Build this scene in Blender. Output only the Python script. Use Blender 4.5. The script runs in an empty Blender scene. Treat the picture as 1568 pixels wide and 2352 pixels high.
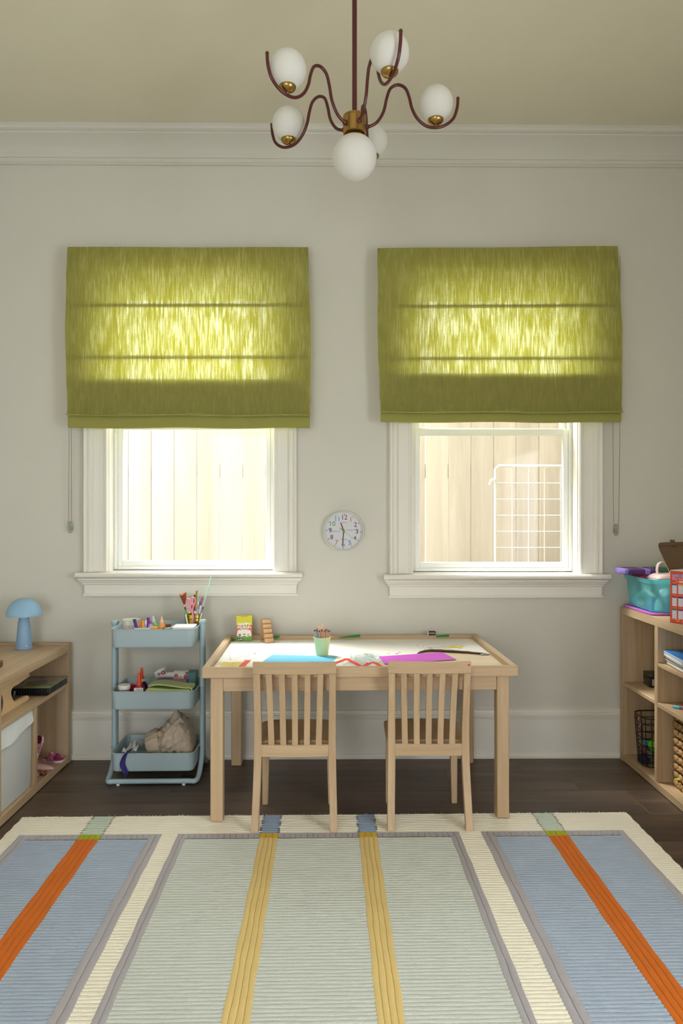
import bpy, bmesh, math, random
from mathutils import Vector, Matrix, Euler
random.seed(7)
C = bpy.context.scene.collection
PI = math.pi

# ------------------------------------------------------------------ camera, sky, lights, exposure
F, CX, CY, H = 1680.0, 784.0, 1176.0, 1.24          # focal length (px of a 1568x2352 frame), centre, eye height
YAW = math.radians(-0.6)
cam = bpy.data.cameras.new('camera')
cam.sensor_fit = 'AUTO'; cam.sensor_width = 36.0; cam.lens = F / 2352.0 * 36.0
cam.clip_start = 0.02
camo = bpy.data.objects.new('camera', cam); C.objects.link(camo)
camo.location = (0, 0, H); camo.rotation_euler = (PI / 2, 0, YAW)
bpy.context.scene.camera = camo

w = bpy.data.worlds.new('sky'); bpy.context.scene.world = w; w.use_nodes = True
wn = w.node_tree.nodes; wl = w.node_tree.links
bg = wn['Background']; tc = wn.new('ShaderNodeTexCoord'); sep = wn.new('ShaderNodeSeparateXYZ')
rp = wn.new('ShaderNodeValToRGB')
rp.color_ramp.elements[0].position = 0.0; rp.color_ramp.elements[0].color = (0.62, 0.66, 0.68, 1)
rp.color_ramp.elements[1].position = 1.0; rp.color_ramp.elements[1].color = (1.0, 1.0, 0.98, 1)
wl.new(tc.outputs['Generated'], sep.inputs[0]); wl.new(sep.outputs['Z'], rp.inputs[0]); wl.new(rp.outputs[0], bg.inputs[0])
bg.inputs[1].default_value = 12.5

def area(name, loc, rot, sx, sy, power, col=(1, 1, 1)):
    l = bpy.data.lights.new(name, 'AREA'); l.shape = 'RECTANGLE'; l.size = sx; l.size_y = sy; l.energy = power; l.color = col
    o = bpy.data.objects.new(name, l); C.objects.link(o); o.location = loc; o.rotation_euler = rot
    return o
# daylight through the side window of the room (in the right-hand wall, behind the picture plane) and the open doorway behind
l_side = area('side_window_daylight', (1.85, 0.30, 1.15), (0, PI / 2, 0), 1.3, 1.3, 34, (0.93, 0.97, 1.0))
area('doorway_daylight', (-1.0, -1.93, 1.25), (PI / 2, 0, 0), 1.2, 2.0, 3.5, (0.94, 0.97, 1.0))
# hazy sun high beyond the fence, from the upper left
sun = bpy.data.lights.new('hazy_sun', 'SUN'); sun.energy = 24.0; sun.angle = math.radians(24); sun.color = (1.0, 0.97, 0.92)
suno = bpy.data.objects.new('hazy_sun', sun); C.objects.link(suno)
suno.rotation_euler = Vector((0.50, -0.30, -1.0)).to_track_quat('-Z', 'Y').to_euler()

sc = bpy.context.scene
sc.view_settings.view_transform = 'Standard'; sc.view_settings.look = 'None'
sc.view_settings.gamma = 1.0; sc.view_settings.use_curve_mapping = False
sc.view_settings.exposure = -0.40
try:
    sc.cycles.max_bounces = 10; sc.cycles.diffuse_bounces = 6; sc.cycles.transparent_max_bounces = 12
    sc.cycles.transmission_bounces = 6; sc.cycles.sample_clamp_indirect = 6.0; sc.cycles.use_denoising = True
    sc.cycles.caustics_reflective = False; sc.cycles.caustics_refractive = False
except Exception:
    pass

# ------------------------------------------------------------------ pixel -> room helpers (each point at its real depth)
cy_, sy_ = math.cos(YAW), math.sin(YAW)
def room(x, d, z):                                   # camera-aligned metres -> room metres
    return Vector((x * cy_ - d * sy_, x * sy_ + d * cy_, z))
def at_d(px, py, d): return room((px - CX) / F * d, d, H - (py - CY) / F * d)
def at_z(px, py, z):
    d = (H - z) * F / (py - CY); return at_d(px, py, d)
def at_y(px, py, Y):
    u = (px - CX) / F; return at_d(px, py, Y / (cy_ + u * sy_))
def at_x(px, py, X):
    u = (px - CX) / F; return at_d(px, py, X / (u * cy_ - sy_))

# ------------------------------------------------------------------ materials
MATS = {}
def lin(c):
    f = lambda v: v / 12.92 if v <= 0.04045 else ((v + 0.055) / 1.055) ** 2.4
    return tuple(f(v / 255.0) for v in c) + (1.0,)
def new_mat(name):
    m = bpy.data.materials.new(name); m.use_nodes = True; MATS[name] = m
    return m, m.node_tree.nodes, m.node_tree.links, m.node_tree.nodes['Principled BSDF']
def plain(name, rgb, rough=0.5, metal=0.0, bump=0.0, bscale=200.0, var=0.0, vscale=8.0, spec=0.5, sheen=0.0):
    if name in MATS: return MATS[name]
    m, n, l, p = new_mat(name)
    c = lin(rgb); p.inputs['Base Color'].default_value = c; p.inputs['Roughness'].default_value = rough
    p.inputs['Metallic'].default_value = metal; p.inputs['Specular IOR Level'].default_value = spec
    if sheen: p.inputs['Sheen Weight'].default_value = sheen
    t = n.new('ShaderNodeTexCoord')
    nz = n.new('ShaderNodeTexNoise'); nz.inputs['Scale'].default_value = vscale; nz.inputs['Detail'].default_value = 4
    l.new(t.outputs['Object'], nz.inputs['Vector'])
    mx = n.new('ShaderNodeMix'); mx.data_type = 'RGBA'
    a = tuple(max(0, v * (1 - var)) for v in c[:3]) + (1,); b = tuple(min(1, v * (1 + var)) for v in c[:3]) + (1,)
    mx.inputs[6].default_value = a; mx.inputs[7].default_value = b
    l.new(nz.outputs['Fac'], mx.inputs[0]); l.new(mx.outputs[2], p.inputs['Base Color'])
    if bump:
        nb = n.new('ShaderNodeTexNoise'); nb.inputs['Scale'].default_value = bscale; nb.inputs['Detail'].default_value = 3
        l.new(t.outputs['Object'], nb.inputs['Vector'])
        bp = n.new('ShaderNodeBump'); bp.inputs['Strength'].default_value = bump; bp.inputs['Distance'].default_value = 0.002
        l.new(nb.outputs['Fac'], bp.inputs['Height']); l.new(bp.outputs[0], p.inputs['Normal'])
    return m
def wood(name, c1, c2, axis, rough=0.45, along=2.5, across=60.0, rnd=0.0, knots=False, bump=0.08):
    if name in MATS: return MATS[name]
    m, n, l, p = new_mat(name)
    p.inputs['Roughness'].default_value = rough
    t = n.new('ShaderNodeTexCoord'); mp = n.new('ShaderNodeMapping')
    s = [across] * 3; s['xyz'.index(axis)] = along; mp.inputs['Scale'].default_value = s
    oi = n.new('ShaderNodeObjectInfo'); va = n.new('ShaderNodeVectorMath'); va.operation = 'MULTIPLY_ADD'
    cmb = n.new('ShaderNodeCombineXYZ')
    for k in range(3): l.new(oi.outputs['Random'], cmb.inputs[k])
    va.inputs[1].default_value = (37, 53, 71)
    l.new(cmb.outputs[0], va.inputs[0]); l.new(t.outputs['Object'], mp.inputs['Vector']); l.new(mp.outputs[0], va.inputs[2])
    n1 = n.new('ShaderNodeTexNoise'); n1.inputs['Scale'].default_value = 1.0; n1.inputs['Detail'].default_value = 6; n1.inputs['Roughness'].default_value = 0.65
    n1.inputs['Distortion'].default_value = 0.6
    l.new(va.outputs[0], n1.inputs['Vector'])
    m2 = n.new('ShaderNodeMapping'); m2.inputs['Scale'].default_value = [v * 0.16 for v in s]
    n2 = n.new('ShaderNodeTexNoise'); n2.inputs['Scale'].default_value = 1.0; n2.inputs['Detail'].default_value = 4; n2.inputs['Distortion'].default_value = 1.2
    va2 = n.new('ShaderNodeVectorMath'); va2.operation = 'ADD'
    l.new(t.outputs['Object'], m2.inputs['Vector']); l.new(m2.outputs[0], va2.inputs[0])
    vs = n.new('ShaderNodeVectorMath'); vs.operation = 'SCALE'; vs.inputs['Scale'].default_value = 41; l.new(cmb.outputs[0], vs.inputs[0])
    l.new(vs.outputs[0], va2.inputs[1]); l.new(va2.outputs[0], n2.inputs['Vector'])
    ad = n.new('ShaderNodeMath'); ad.operation = 'ADD'; l.new(n1.outputs['Fac'], ad.inputs[0]); l.new(n2.outputs['Fac'], ad.inputs[1])
    r = n.new('ShaderNodeMapRange'); r.inputs['From Min'].default_value = 0.7; r.inputs['From Max'].default_value = 1.3
    l.new(ad.outputs[0], r.inputs['Value'])
    mx = n.new('ShaderNodeMix'); mx.data_type = 'RGBA'; mx.inputs[6].default_value = lin(c1); mx.inputs[7].default_value = lin(c2)
    l.new(r.outputs[0], mx.inputs[0])
    out = mx.outputs[2]
    if rnd:
        hs = n.new('ShaderNodeHueSaturation'); rr = n.new('ShaderNodeMapRange')
        rr.inputs['To Min'].default_value = 1 - rnd; rr.inputs['To Max'].default_value = 1 + rnd
        l.new(oi.outputs['Random'], rr.inputs['Value']); l.new(rr.outputs[0], hs.inputs['Value']); l.new(out, hs.inputs['Color']); out = hs.outputs[0]
    l.new(out, p.inputs['Base Color'])
    bp = n.new('ShaderNodeBump'); bp.inputs['Strength'].default_value = bump; bp.inputs['Distance'].default_value = 0.001
    l.new(n1.outputs['Fac'], bp.inputs['Height']); l.new(bp.outputs[0], p.inputs['Normal'])
    return m
def clear(name, rgb, alpha=0.2, gloss=0.08, rough=0.05, body=(1, 1, 1), fres=True):
    """thin clear sheet: mostly see-through, partly tinted body, a little mirror"""
    if name in MATS: return MATS[name]
    m, n, l, p = new_mat(name)
    n.remove(p); out = n['Material Output']
    tr = n.new('ShaderNodeBsdfTransparent'); tr.inputs[0].default_value = lin(rgb)
    df = n.new('ShaderNodeBsdfDiffuse'); df.inputs[0].default_value = lin(body)
    tl = n.new('ShaderNodeBsdfTranslucent'); tl.inputs[0].default_value = lin(body)
    mb = n.new('ShaderNodeMixShader'); mb.inputs[0].default_value = 0.5; l.new(df.outputs[0], mb.inputs[1]); l.new(tl.outputs[0], mb.inputs[2])
    m1 = n.new('ShaderNodeMixShader'); m1.inputs[0].default_value = alpha; l.new(tr.outputs[0], m1.inputs[1]); l.new(mb.outputs[0], m1.inputs[2])
    g = n.new('ShaderNodeBsdfGlossy'); g.inputs['Roughness'].default_value = rough
    m2 = n.new('ShaderNodeMixShader')
    if fres:
        lw = n.new('ShaderNodeLayerWeight'); lw.inputs[0].default_value = 0.5
        pw = n.new('ShaderNodeMath'); pw.operation = 'POWER'; pw.inputs[1].default_value = 5; l.new(lw.outputs['Facing'], pw.inputs[0])
        ma = n.new('ShaderNodeMath'); ma.operation = 'MULTIPLY_ADD'; ma.inputs[1].default_value = 0.9; ma.inputs[2].default_value = 0.02
        l.new(pw.outputs[0], ma.inputs[0]); l.new(ma.outputs[0], m2.inputs[0])
    else: m2.inputs[0].default_value = gloss
    l.new(m1.outputs[0], m2.inputs[1]); l.new(g.outputs[0], m2.inputs[2]); l.new(m2.outputs[0], out.inputs[0])
    return m
def translucent(name, rgb, trgb, fac=0.4, bump=0.0):
    m, n, l, p = new_mat(name); n.remove(p); out = n['Material Output']
    df = n.new('ShaderNodeBsdfDiffuse'); df.inputs[0].default_value = lin(rgb)
    tl = n.new('ShaderNodeBsdfTranslucent'); tl.inputs[0].default_value = lin(trgb)
    mx = n.new('ShaderNodeMixShader'); mx.inputs[0].default_value = fac
    l.new(df.outputs[0], mx.inputs[1]); l.new(tl.outputs[0], mx.inputs[2]); l.new(mx.outputs[0], out.inputs[0])
    return m
def blind_fabric(name):
    m, n, l, p = new_mat(name); n.remove(p); out = n['Material Output']
    t = n.new('ShaderNodeTexCoord')
    def nz(sx, sz, det, dist=0.0):
        mp = n.new('ShaderNodeMapping'); mp.inputs['Scale'].default_value = (sx, 1.0, sz); l.new(t.outputs['Object'], mp.inputs['Vector'])
        q = n.new('ShaderNodeTexNoise'); q.inputs['Scale'].default_value = 1.0; q.inputs['Detail'].default_value = det; q.inputs['Distortion'].default_value = dist
        l.new(mp.outputs[0], q.inputs['Vector']); return q.outputs['Fac']
    a = nz(190, 13, 3, 0.3); b = nz(60, 900, 2); c = nz(26, 9, 2); 
    s1 = n.new('ShaderNodeMath'); s1.operation = 'MULTIPLY_ADD'; s1.inputs[1].default_value = 0.22; l.new(b, s1.inputs[0]); l.new(a, s1.inputs[2])
    s2 = n.new('ShaderNodeMath'); s2.operation = 'MULTIPLY_ADD'; s2.inputs[1].default_value = 0.45; l.new(c, s2.inputs[0]); l.new(s1.outputs[0], s2.inputs[2])
    r = n.new('ShaderNodeMapRange'); r.inputs['From Min'].default_value = 0.64; r.inputs['From Max'].default_value = 1.06; l.new(s2.outputs[0], r.inputs['Value'])
    pw = n.new('ShaderNodeMath'); pw.operation = 'POWER'; pw.inputs[1].default_value = 1.9; l.new(r.outputs[0], pw.inputs[0])
    mc = n.new('ShaderNodeMix'); mc.data_type = 'RGBA'
    mc.inputs[6].default_value = lin((158, 154, 84)); mc.inputs[7].default_value = lin((170, 166, 96)); l.new(b, mc.inputs[0])
    df = n.new('ShaderNodeBsdfDiffuse'); l.new(mc.outputs[2], df.inputs[0])
    ct = n.new('ShaderNodeMix'); ct.data_type = 'RGBA'
    ct.inputs[6].default_value = (0.42, 0.39, 0.012, 1); ct.inputs[7].default_value = (1.0, 1.0, 0.42, 1)
    l.new(pw.outputs[0], ct.inputs[0])
    tl = n.new('ShaderNodeBsdfTranslucent'); l.new(ct.outputs[2], tl.inputs[0])
    mx = n.new('ShaderNodeMixShader'); mx.inputs[0].default_value = 0.36
    l.new(df.outputs[0], mx.inputs[1]); l.new(tl.outputs[0], mx.inputs[2])
    tr = n.new('ShaderNodeBsdfTransparent')
    hf = n.new('ShaderNodeMath'); hf.operation = 'MULTIPLY'; hf.inputs[1].default_value = 0.05; l.new(pw.outputs[0], hf.inputs[0])
    m3 = n.new('ShaderNodeMixShader'); l.new(hf.outputs[0], m3.inputs[0]); l.new(mx.outputs[0], m3.inputs[1]); l.new(tr.outputs[0], m3.inputs[2])
    l.new(m3.outputs[0], out.inputs[0])
    return m
def mottled(name, rgbs, scale=60.0, rough=0.7, bump=0.0):
    """several colours in soft patches (prints, woven straw, glitter)"""
    m, n, l, p = new_mat(name); p.inputs['Roughness'].default_value = rough
    t = n.new('ShaderNodeTexCoord'); v = n.new('ShaderNodeTexVoronoi'); v.inputs['Scale'].default_value = scale
    l.new(t.outputs['Object'], v.inputs['Vector'])
    s = n.new('ShaderNodeSeparateColor'); l.new(v.outputs['Color'], s.inputs[0])
    r = n.new('ShaderNodeValToRGB'); r.color_ramp.interpolation = 'CONSTANT'
    e = r.color_ramp.elements
    for i, c in enumerate(rgbs):
        q = e[i] if i < 2 else e.new(0.5)
        q.position = i / len(rgbs); q.color = lin(c)
    l.new(s.outputs[0], r.inputs[0]); l.new(r.outputs[0], p.inputs['Base Color'])
    if bump:
        bp = n.new('ShaderNodeBump'); bp.inputs['Strength'].default_value = bump; bp.inputs['Distance'].default_value = 0.002
        l.new(v.outputs['Distance'], bp.inputs['Height']); l.new(bp.outputs[0], p.inputs['Normal'])
    return m
def scuffed(name, rgb):
    """painted steel with a few thin pencil scratches"""
    m, n, l, p = new_mat(name); p.inputs['Roughness'].default_value = 0.42
    t = n.new('ShaderNodeTexCoord'); mp = n.new('ShaderNodeMapping'); mp.inputs['Scale'].default_value = (9, 4, 26)
    l.new(t.outputs['Object'], mp.inputs['Vector'])
    q = n.new('ShaderNodeTexNoise'); q.inputs['Scale'].default_value = 1.4; q.inputs['Detail'].default_value = 5; q.inputs['Distortion'].default_value = 2.0
    l.new(mp.outputs[0], q.inputs['Vector'])
    r = n.new('ShaderNodeValToRGB'); e = r.color_ramp.elements
    e[0].position = 0.715; e[0].color = lin(rgb); e[1].position = 0.73; e[1].color = lin([v * 0.82 for v in rgb])
    l.new(q.outputs['Fac'], r.inputs[0]); l.new(r.outputs[0], p.inputs['Base Color'])
    return m

M = {}
M['wall'] = plain('wall_paint', (212, 209, 199), 0.75, bump=0.03, bscale=500, var=0.015)
M['ceiling'] = plain('ceiling_paint', (222, 216, 197), 0.85, bump=0.04, bscale=400, var=0.015)
M['trim'] = plain('trim_paint', (232, 229, 220), 0.42, var=0.01)
M['vinyl'] = plain('vinyl_white', (240, 241, 238), 0.35)
M['pane'] = clear('window_pane', (250, 252, 250), 0.02)
M['blind'] = blind_fabric('olive_linen')
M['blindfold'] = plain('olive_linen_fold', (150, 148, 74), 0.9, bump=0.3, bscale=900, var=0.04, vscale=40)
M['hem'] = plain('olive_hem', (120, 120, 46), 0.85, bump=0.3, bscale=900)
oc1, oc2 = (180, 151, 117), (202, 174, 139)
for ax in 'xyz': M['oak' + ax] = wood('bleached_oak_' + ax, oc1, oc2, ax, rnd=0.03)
sc1, sc2 = (166, 138, 106), (196, 170, 134)
for ax in 'xyz': M['shelf' + ax] = wood('grey_oak_' + ax, sc1, sc2, ax, across=90, rnd=0.03)
M['shelfstrip'] = wood('grey_oak_strip', (176, 152, 126), (200, 176, 146), 'z', across=90)
M['floor'] = wood('dark_plank', (60, 47, 39), (106, 87, 72), 'x', rough=0.42, along=1.6, across=26, rnd=0.14, bump=0.15)
M['fence'] = wood('fence_cedar', (178, 167, 152), (200, 190, 175), 'z', rough=0.8, along=1.8, across=26, rnd=0.05)
M['ground'] = plain('ground_concrete', (150, 146, 140), 0.9, bump=0.3, var=0.1)
M['burgundy'] = plain('burgundy_enamel', (84, 30, 30), 0.28)
M['brass'] = plain('brushed_brass', (178, 142, 82), 0.3, 1.0)
M['opal'] = translucent('opal_glass', (238, 236, 230), (236, 233, 226), 0.22)
M['cart'] = scuffed('cart_blue_enamel', (170, 190, 197))
M['cartplain'] = plain('cart_tube_enamel', (162, 185, 194), 0.35)
M['white'] = plain('white_plastic', (236, 236, 232), 0.4)
M['black'] = plain('black_plastic', (18, 17, 18), 0.4)
M['steel'] = plain('steel', (170, 170, 165), 0.3, 1.0)

# ------------------------------------------------------------------ mesh builder
class MB:
    def __init__(s): s.v = []; s.f = []; s.m = []; s.cur = 0; s.xf = None
    def add(s, vs, fs):
        b = len(s.v)
        s.v += [tuple(s.xf @ Vector(q)) if s.xf else tuple(q) for q in vs]
        s.f += [tuple(i + b for i in q) for q in fs]; s.m += [s.cur] * len(fs)
        return s
    def box(s, lo, hi, b=0.002):
        lo = list(lo); hi = list(hi)
        for k in range(3):
            if lo[k] > hi[k]: lo[k], hi[k] = hi[k], lo[k]
        b = min([b] + [(hi[k] - lo[k]) * 0.49 for k in range(3)])
        vs, idx = [], {}
        for sx in (0, 1):
            for sy in (0, 1):
                for sz in (0, 1):
                    sg = (sx, sy, sz)
                    for k in range(3):
                        p = []
                        for q in range(3):
                            e = hi[q] if sg[q] else lo[q]
                            if q != k: e += -b if sg[q] else b
                            p.append(e)
                        idx[sg + (k,)] = len(vs); vs.append(p)
        fs = []
        for k in range(3):
            a, c = (k + 1) % 3, (k + 2) % 3
            for sd in (0, 1):
                q = []
                for (ua, uc) in ((0, 0), (1, 0), (1, 1), (0, 1)):
                    sg = [0, 0, 0]; sg[k] = sd; sg[a] = ua; sg[c] = uc; q.append(idx[tuple(sg) + (k,)])
                fs.append(q if sd else q[::-1])
        for k in range(3):
            a, c = (k + 1) % 3, (k + 2) % 3
            for sa in (0, 1):
                for s2 in (0, 1):
                    g0 = [0, 0, 0]; g1 = [0, 0, 0]
                    for g in (g0, g1): g[a] = sa; g[c] = s2
                    g1[k] = 1
                    q = [idx[tuple(g0) + (a,)], idx[tuple(g1) + (a,)], idx[tuple(g1) + (c,)], idx[tuple(g0) + (c,)]]
                    fs.append(q if sa == s2 else q[::-1])
        for sg in [(x, y, z) for x in (0, 1) for y in (0, 1) for z in (0, 1)]:
            q = [idx[sg + (k,)] for k in range(3)]
            fs.append(q if sum(sg) % 2 else q[::-1])
        return s.add(vs, fs)
    def loft(s, rings, closed=True, caps=True, loop=False):
        n = len(rings[0]); vs = [p for r in rings for p in r]; fs = []
        R = len(rings)
        for i in range(R if loop else R - 1):
            j = (i + 1) % R
            for k in range(n if closed else n - 1):
                k2 = (k + 1) % n
                fs.append((i * n + k, i * n + k2, j * n + k2, j * n + k))
        if caps and closed and not loop:
            fs.append(tuple(range(n))[::-1]); fs.append(tuple((R - 1) * n + k for k in range(n)))
        return s.add(vs, fs)
    def lathe(s, prof, n=24, c=(0, 0, 0), caps=True):
        rings = [[(c[0] + r * math.cos(2 * PI * k / n), c[1] + r * math.sin(2 * PI * k / n), c[2] + z) for k in range(n)] for r, z in prof]
        return s.loft(rings, True, caps)
    def sphere(s, c, r, n=24, m=14, sc=(1, 1, 1)):
        prof = []
        rings = []
        for i in range(m + 1):
            a = -PI / 2 + PI * i / m; rr = max(1e-5, math.cos(a)) * r
            rings.append([(c[0] + sc[0] * rr * math.cos(2 * PI * k / n), c[1] + sc[1] * rr * math.sin(2 * PI * k / n), c[2] + sc[2] * r * math.sin(a)) for k in range(n)])
        return s.loft(rings, True, True)
    def tube(s, pts, r, n=10, loop=False, caps=True, flat=1.0, up=None):
        P = [Vector(p) for p in pts]; N = len(P)
        rs = r if isinstance(r, (list, tuple)) else [r] * N
        T = []
        for i in range(N):
            a = P[(i - 1) % N] if (i > 0 or loop) else P[i]; b = P[(i + 1) % N] if (i < N - 1 or loop) else P[i]
            T.append((b - a).normalized() if (b - a).length > 1e-9 else Vector((0, 0, 1)))
        u = Vector(up) if up else (Vector((0, 0, 1)) if abs(T[0].z) < 0.9 else Vector((1, 0, 0)))
        rings = []
        for i in range(N):
            u = (u - T[i] * u.dot(T[i])).normalized(); v = T[i].cross(u)
            rings.append([tuple(P[i] + (u * math.cos(2 * PI * k / n) + v * math.sin(2 * PI * k / n) * flat) * rs[i]) for k in range(n)])
        return s.loft(rings, True, caps, loop)
    def prism(s, poly, lo, hi, axis='z'):
        """poly in the two other axes (order x,y / x,z / y,z)"""
        def P(a, b, t): return {'z': (a, b, t), 'y': (a, t, b), 'x': (t, a, b)}[axis]
        n = len(poly)
        vs = [P(a, b, lo) for a, b in poly] + [P(a, b, hi) for a, b in poly]
        fs = [tuple(range(n))[::-1], tuple(range(n, 2 * n))] + [(k, (k + 1) % n, n + (k + 1) % n, n + k) for k in range(n)]
        return s.add(vs, fs)
    def sheet(s, fn, nu, nv):
        vs = [fn(i / nu, j / nv) for i in range(nu + 1) for j in range(nv + 1)]
        fs = [(i * (nv + 1) + j, (i + 1) * (nv + 1) + j, (i + 1) * (nv + 1) + j + 1, i * (nv + 1) + j + 1) for i in range(nu) for j in range(nv)]
        return s.add(vs, fs)
    def mesh(s, name, mats, smooth=True, ang=38, fix=True):
        me = bpy.data.meshes.new(name); me.from_pydata(s.v, [], s.f)
        for q in (mats if isinstance(mats, (list, tuple)) else [mats]): me.materials.append(q)
        if len(me.materials) > 1: me.polygons.foreach_set('material_index', s.m)
        if fix:
            bm = bmesh.new(); bm.from_mesh(me); bmesh.ops.recalc_face_normals(bm, faces=bm.faces); bm.to_mesh(me); bm.free()
        if smooth:
            me.polygons.foreach_set('use_smooth', [True] * len(me.polygons)); me.set_sharp_from_angle(angle=math.radians(ang))
        me.update(); return me
    def build(s, name, mats, parent=None, loc=None, rot=None, **k):
        return put(name, s.mesh(name, mats, **k), parent, loc, rot)

def put(name, me, parent=None, loc=None, rot=None):
    o = bpy.data.objects.new(name, me); C.objects.link(o)
    if parent: o.parent = parent
    if loc is not None: o.location = loc
    if rot is not None: o.rotation_euler = rot if isinstance(rot, (tuple, list, Euler)) else (0, 0, rot)
    return o
def tag(o, label=None, cat=None, group=None, kind=None):
    if label: o['label'] = label
    if cat: o['category'] = cat
    if group: o['group'] = group
    if kind: o['kind'] = kind
    return o
def thing(name, label, cat, loc=(0, 0, 0), rot=0, group=None):
    o = put(name, None, None, loc, rot); o.empty_display_size = 0.05
    return tag(o, label, cat, group)
def struct(name, me_or_none, parent=None):
    o = put(name, me_or_none, parent)
    if not parent: o['kind'] = 'structure'
    return o
def dup(o, parent=None):
    c = o.copy(); C.objects.link(c)
    if parent: c.parent = parent
    for ch in list(o.children): dup(ch, c)
    return c
def rrect(w2, h2, r, n=5, cx=0, cy=0):
    p = []
    for (sx, sy, a0) in ((1, 1, 0), (-1, 1, 90), (-1, -1, 180), (1, -1, 270)):
        for k in range(n + 1):
            a = math.radians(a0 + 90 * k / n)
            p.append((cx + sx * (w2 - r) + r * math.cos(a), cy + sy * (h2 - r) + r * math.sin(a)))
    return p
def text_mesh(body, size, mat, extr=0.0003, bold=0.0):
    cu = bpy.data.curves.new('lettering', 'FONT'); cu.body = body; cu.size = size; cu.extrude = extr; cu.offset = bold
    cu.align_x = 'CENTER'; cu.align_y = 'CENTER'; cu.resolution_u = 3
    o = bpy.data.objects.new('lettering_tmp', cu); C.objects.link(o)
    dg = bpy.context.evaluated_depsgraph_get(); me = bpy.data.meshes.new_from_object(o.evaluated_get(dg))
    bpy.data.objects.remove(o); bpy.data.curves.remove(cu)
    me.materials.clear(); me.materials.append(mat); return me
def arc(c, r, a0, a1, n, f):
    return [f(c[0] + r * math.cos(math.radians(a0 + (a1 - a0) * k / n)), c[1] + r * math.sin(math.radians(a0 + (a1 - a0) * k / n))) for k in range(n + 1)]
def smooth_path(pts, per=6):
    P = [Vector(p) for p in pts]; out = []
    for i in range(len(P) - 1):
        p0 = P[max(0, i - 1)]; p1 = P[i]; p2 = P[i + 1]; p3 = P[min(len(P) - 1, i + 2)]
        for k in range(per):
            t = k / per
            out.append(0.5 * ((2 * p1) + (p2 - p0) * t + (2 * p0 - 5 * p1 + 4 * p2 - p3) * t * t + (3 * p1 - p0 - 3 * p2 + p3) * t ** 3))
    out.append(P[-1]); return out

# ================================================================== ROOM SHELL
YW, XL, XR, YB, ZC = 3.695, -1.77, 1.86, -2.0, 3.14
WT = 0.17
def win_x(px): return at_y(px, 1200, 3.68).x
W1 = (win_x(247), win_x(628), 0.940, 2.40)
W2 = (win_x(947), win_x(1329), 0.929, 2.40)
mb = MB()
xs = [XL - 0.2, W1[0], W1[1], W2[0], W2[1], XR + 0.2]
for i in range(5):
    if i in (1, 3):
        W = W1 if i == 1 else W2
        mb.box((xs[i], YW, 0), (xs[i + 1], YW + WT, W[2] - 0.02), 0); mb.box((xs[i], YW, W[3]), (xs[i + 1], YW + WT, ZC + 0.1), 0)
    else: mb.box((xs[i], YW, 0), (xs[i + 1], YW + WT, ZC + 0.1), 0)
struct('wall_back', mb.mesh('wall_back', M['wall'], smooth=False))
struct('wall_left', MB().box((XL - 0.2, YB, 0), (XL, YW, ZC + 0.1), 0).mesh('wall_left', M['wall'], smooth=False))
mb = MB()                                            # right wall with its own side window (out of the picture)
for lo, hi in (((XR, YB, 0), (XR + .2, -.4, ZC + .1)), ((XR, 1.0, 0), (XR + .2, YW, ZC + .1)), ((XR, -.4, 0), (XR + .2, 1.0, .46)), ((XR, -.4, 1.84), (XR + .2, 1.0, ZC + .1))):
    mb.box(lo, hi, 0)
struct('wall_right', mb.mesh('wall_right', M['wall'], smooth=False))
mb = MB()
for lo, hi in (((XL - .2, YB - .2, 0), (-1.62, YB, ZC + .1)), ((-.38, YB - .2, 0), (XR + .2, YB, ZC + .1)), ((-1.62, YB - .2, 2.3), (-.38, YB, ZC + .1))):
    mb.box(lo, hi, 0)
struct('wall_front', mb.mesh('wall_front', M['wall'], smooth=False))
struct('ceiling', MB().box((XL - .2, YB - .2, ZC), (XR + .2, YW + WT, ZC + .12), 0).mesh('ceiling', M['ceiling'], smooth=False))

# floor with its planks
fl = struct('floor', MB().box((XL - .2, YB - .2, -.10), (XR + .2, YW + WT, -.012), 0).mesh('floor', M['black'], smooth=False))
PWID = 0.253
y1 = 3.668
y = 3.497 + PWID
row = 0
PLM = {}
while y > YB:
    lo = max(YB, y - PWID); hi = min(y, YW)
    x = XL - 0.2 - [0.15, 0.95, 0.52, 1.25, 0.3][row % 5]
    if row == 0: cuts = [-2.2, -0.35, 0.9, 2.2]
    elif row == 1: cuts = [-2.2, -0.72, 0.53, 1.10, 2.3]
    elif row == 2: cuts = [-2.1, -1.215, 0.02, 1.30, 2.4]
    else: cuts = [x + 1.28 * k for k in range(5)]
    for k in range(len(cuts) - 1):
        a, b = max(cuts[k], XL - .2), min(cuts[k + 1], XR + .2)
        if b - a < 0.02: continue
        key = (round(b - a, 3), round(hi - lo, 3))
        if key not in PLM:
            PLM[key] = MB().box((-key[0] / 2, -key[1] / 2, -.012), (key[0] / 2, key[1] / 2, 0), 0.0012).mesh('plank', M['floor'])
        put('plank', PLM[key], fl, ((a + b) / 2, (lo + hi) / 2, 0))
    y -= PWID; row += 1

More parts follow.
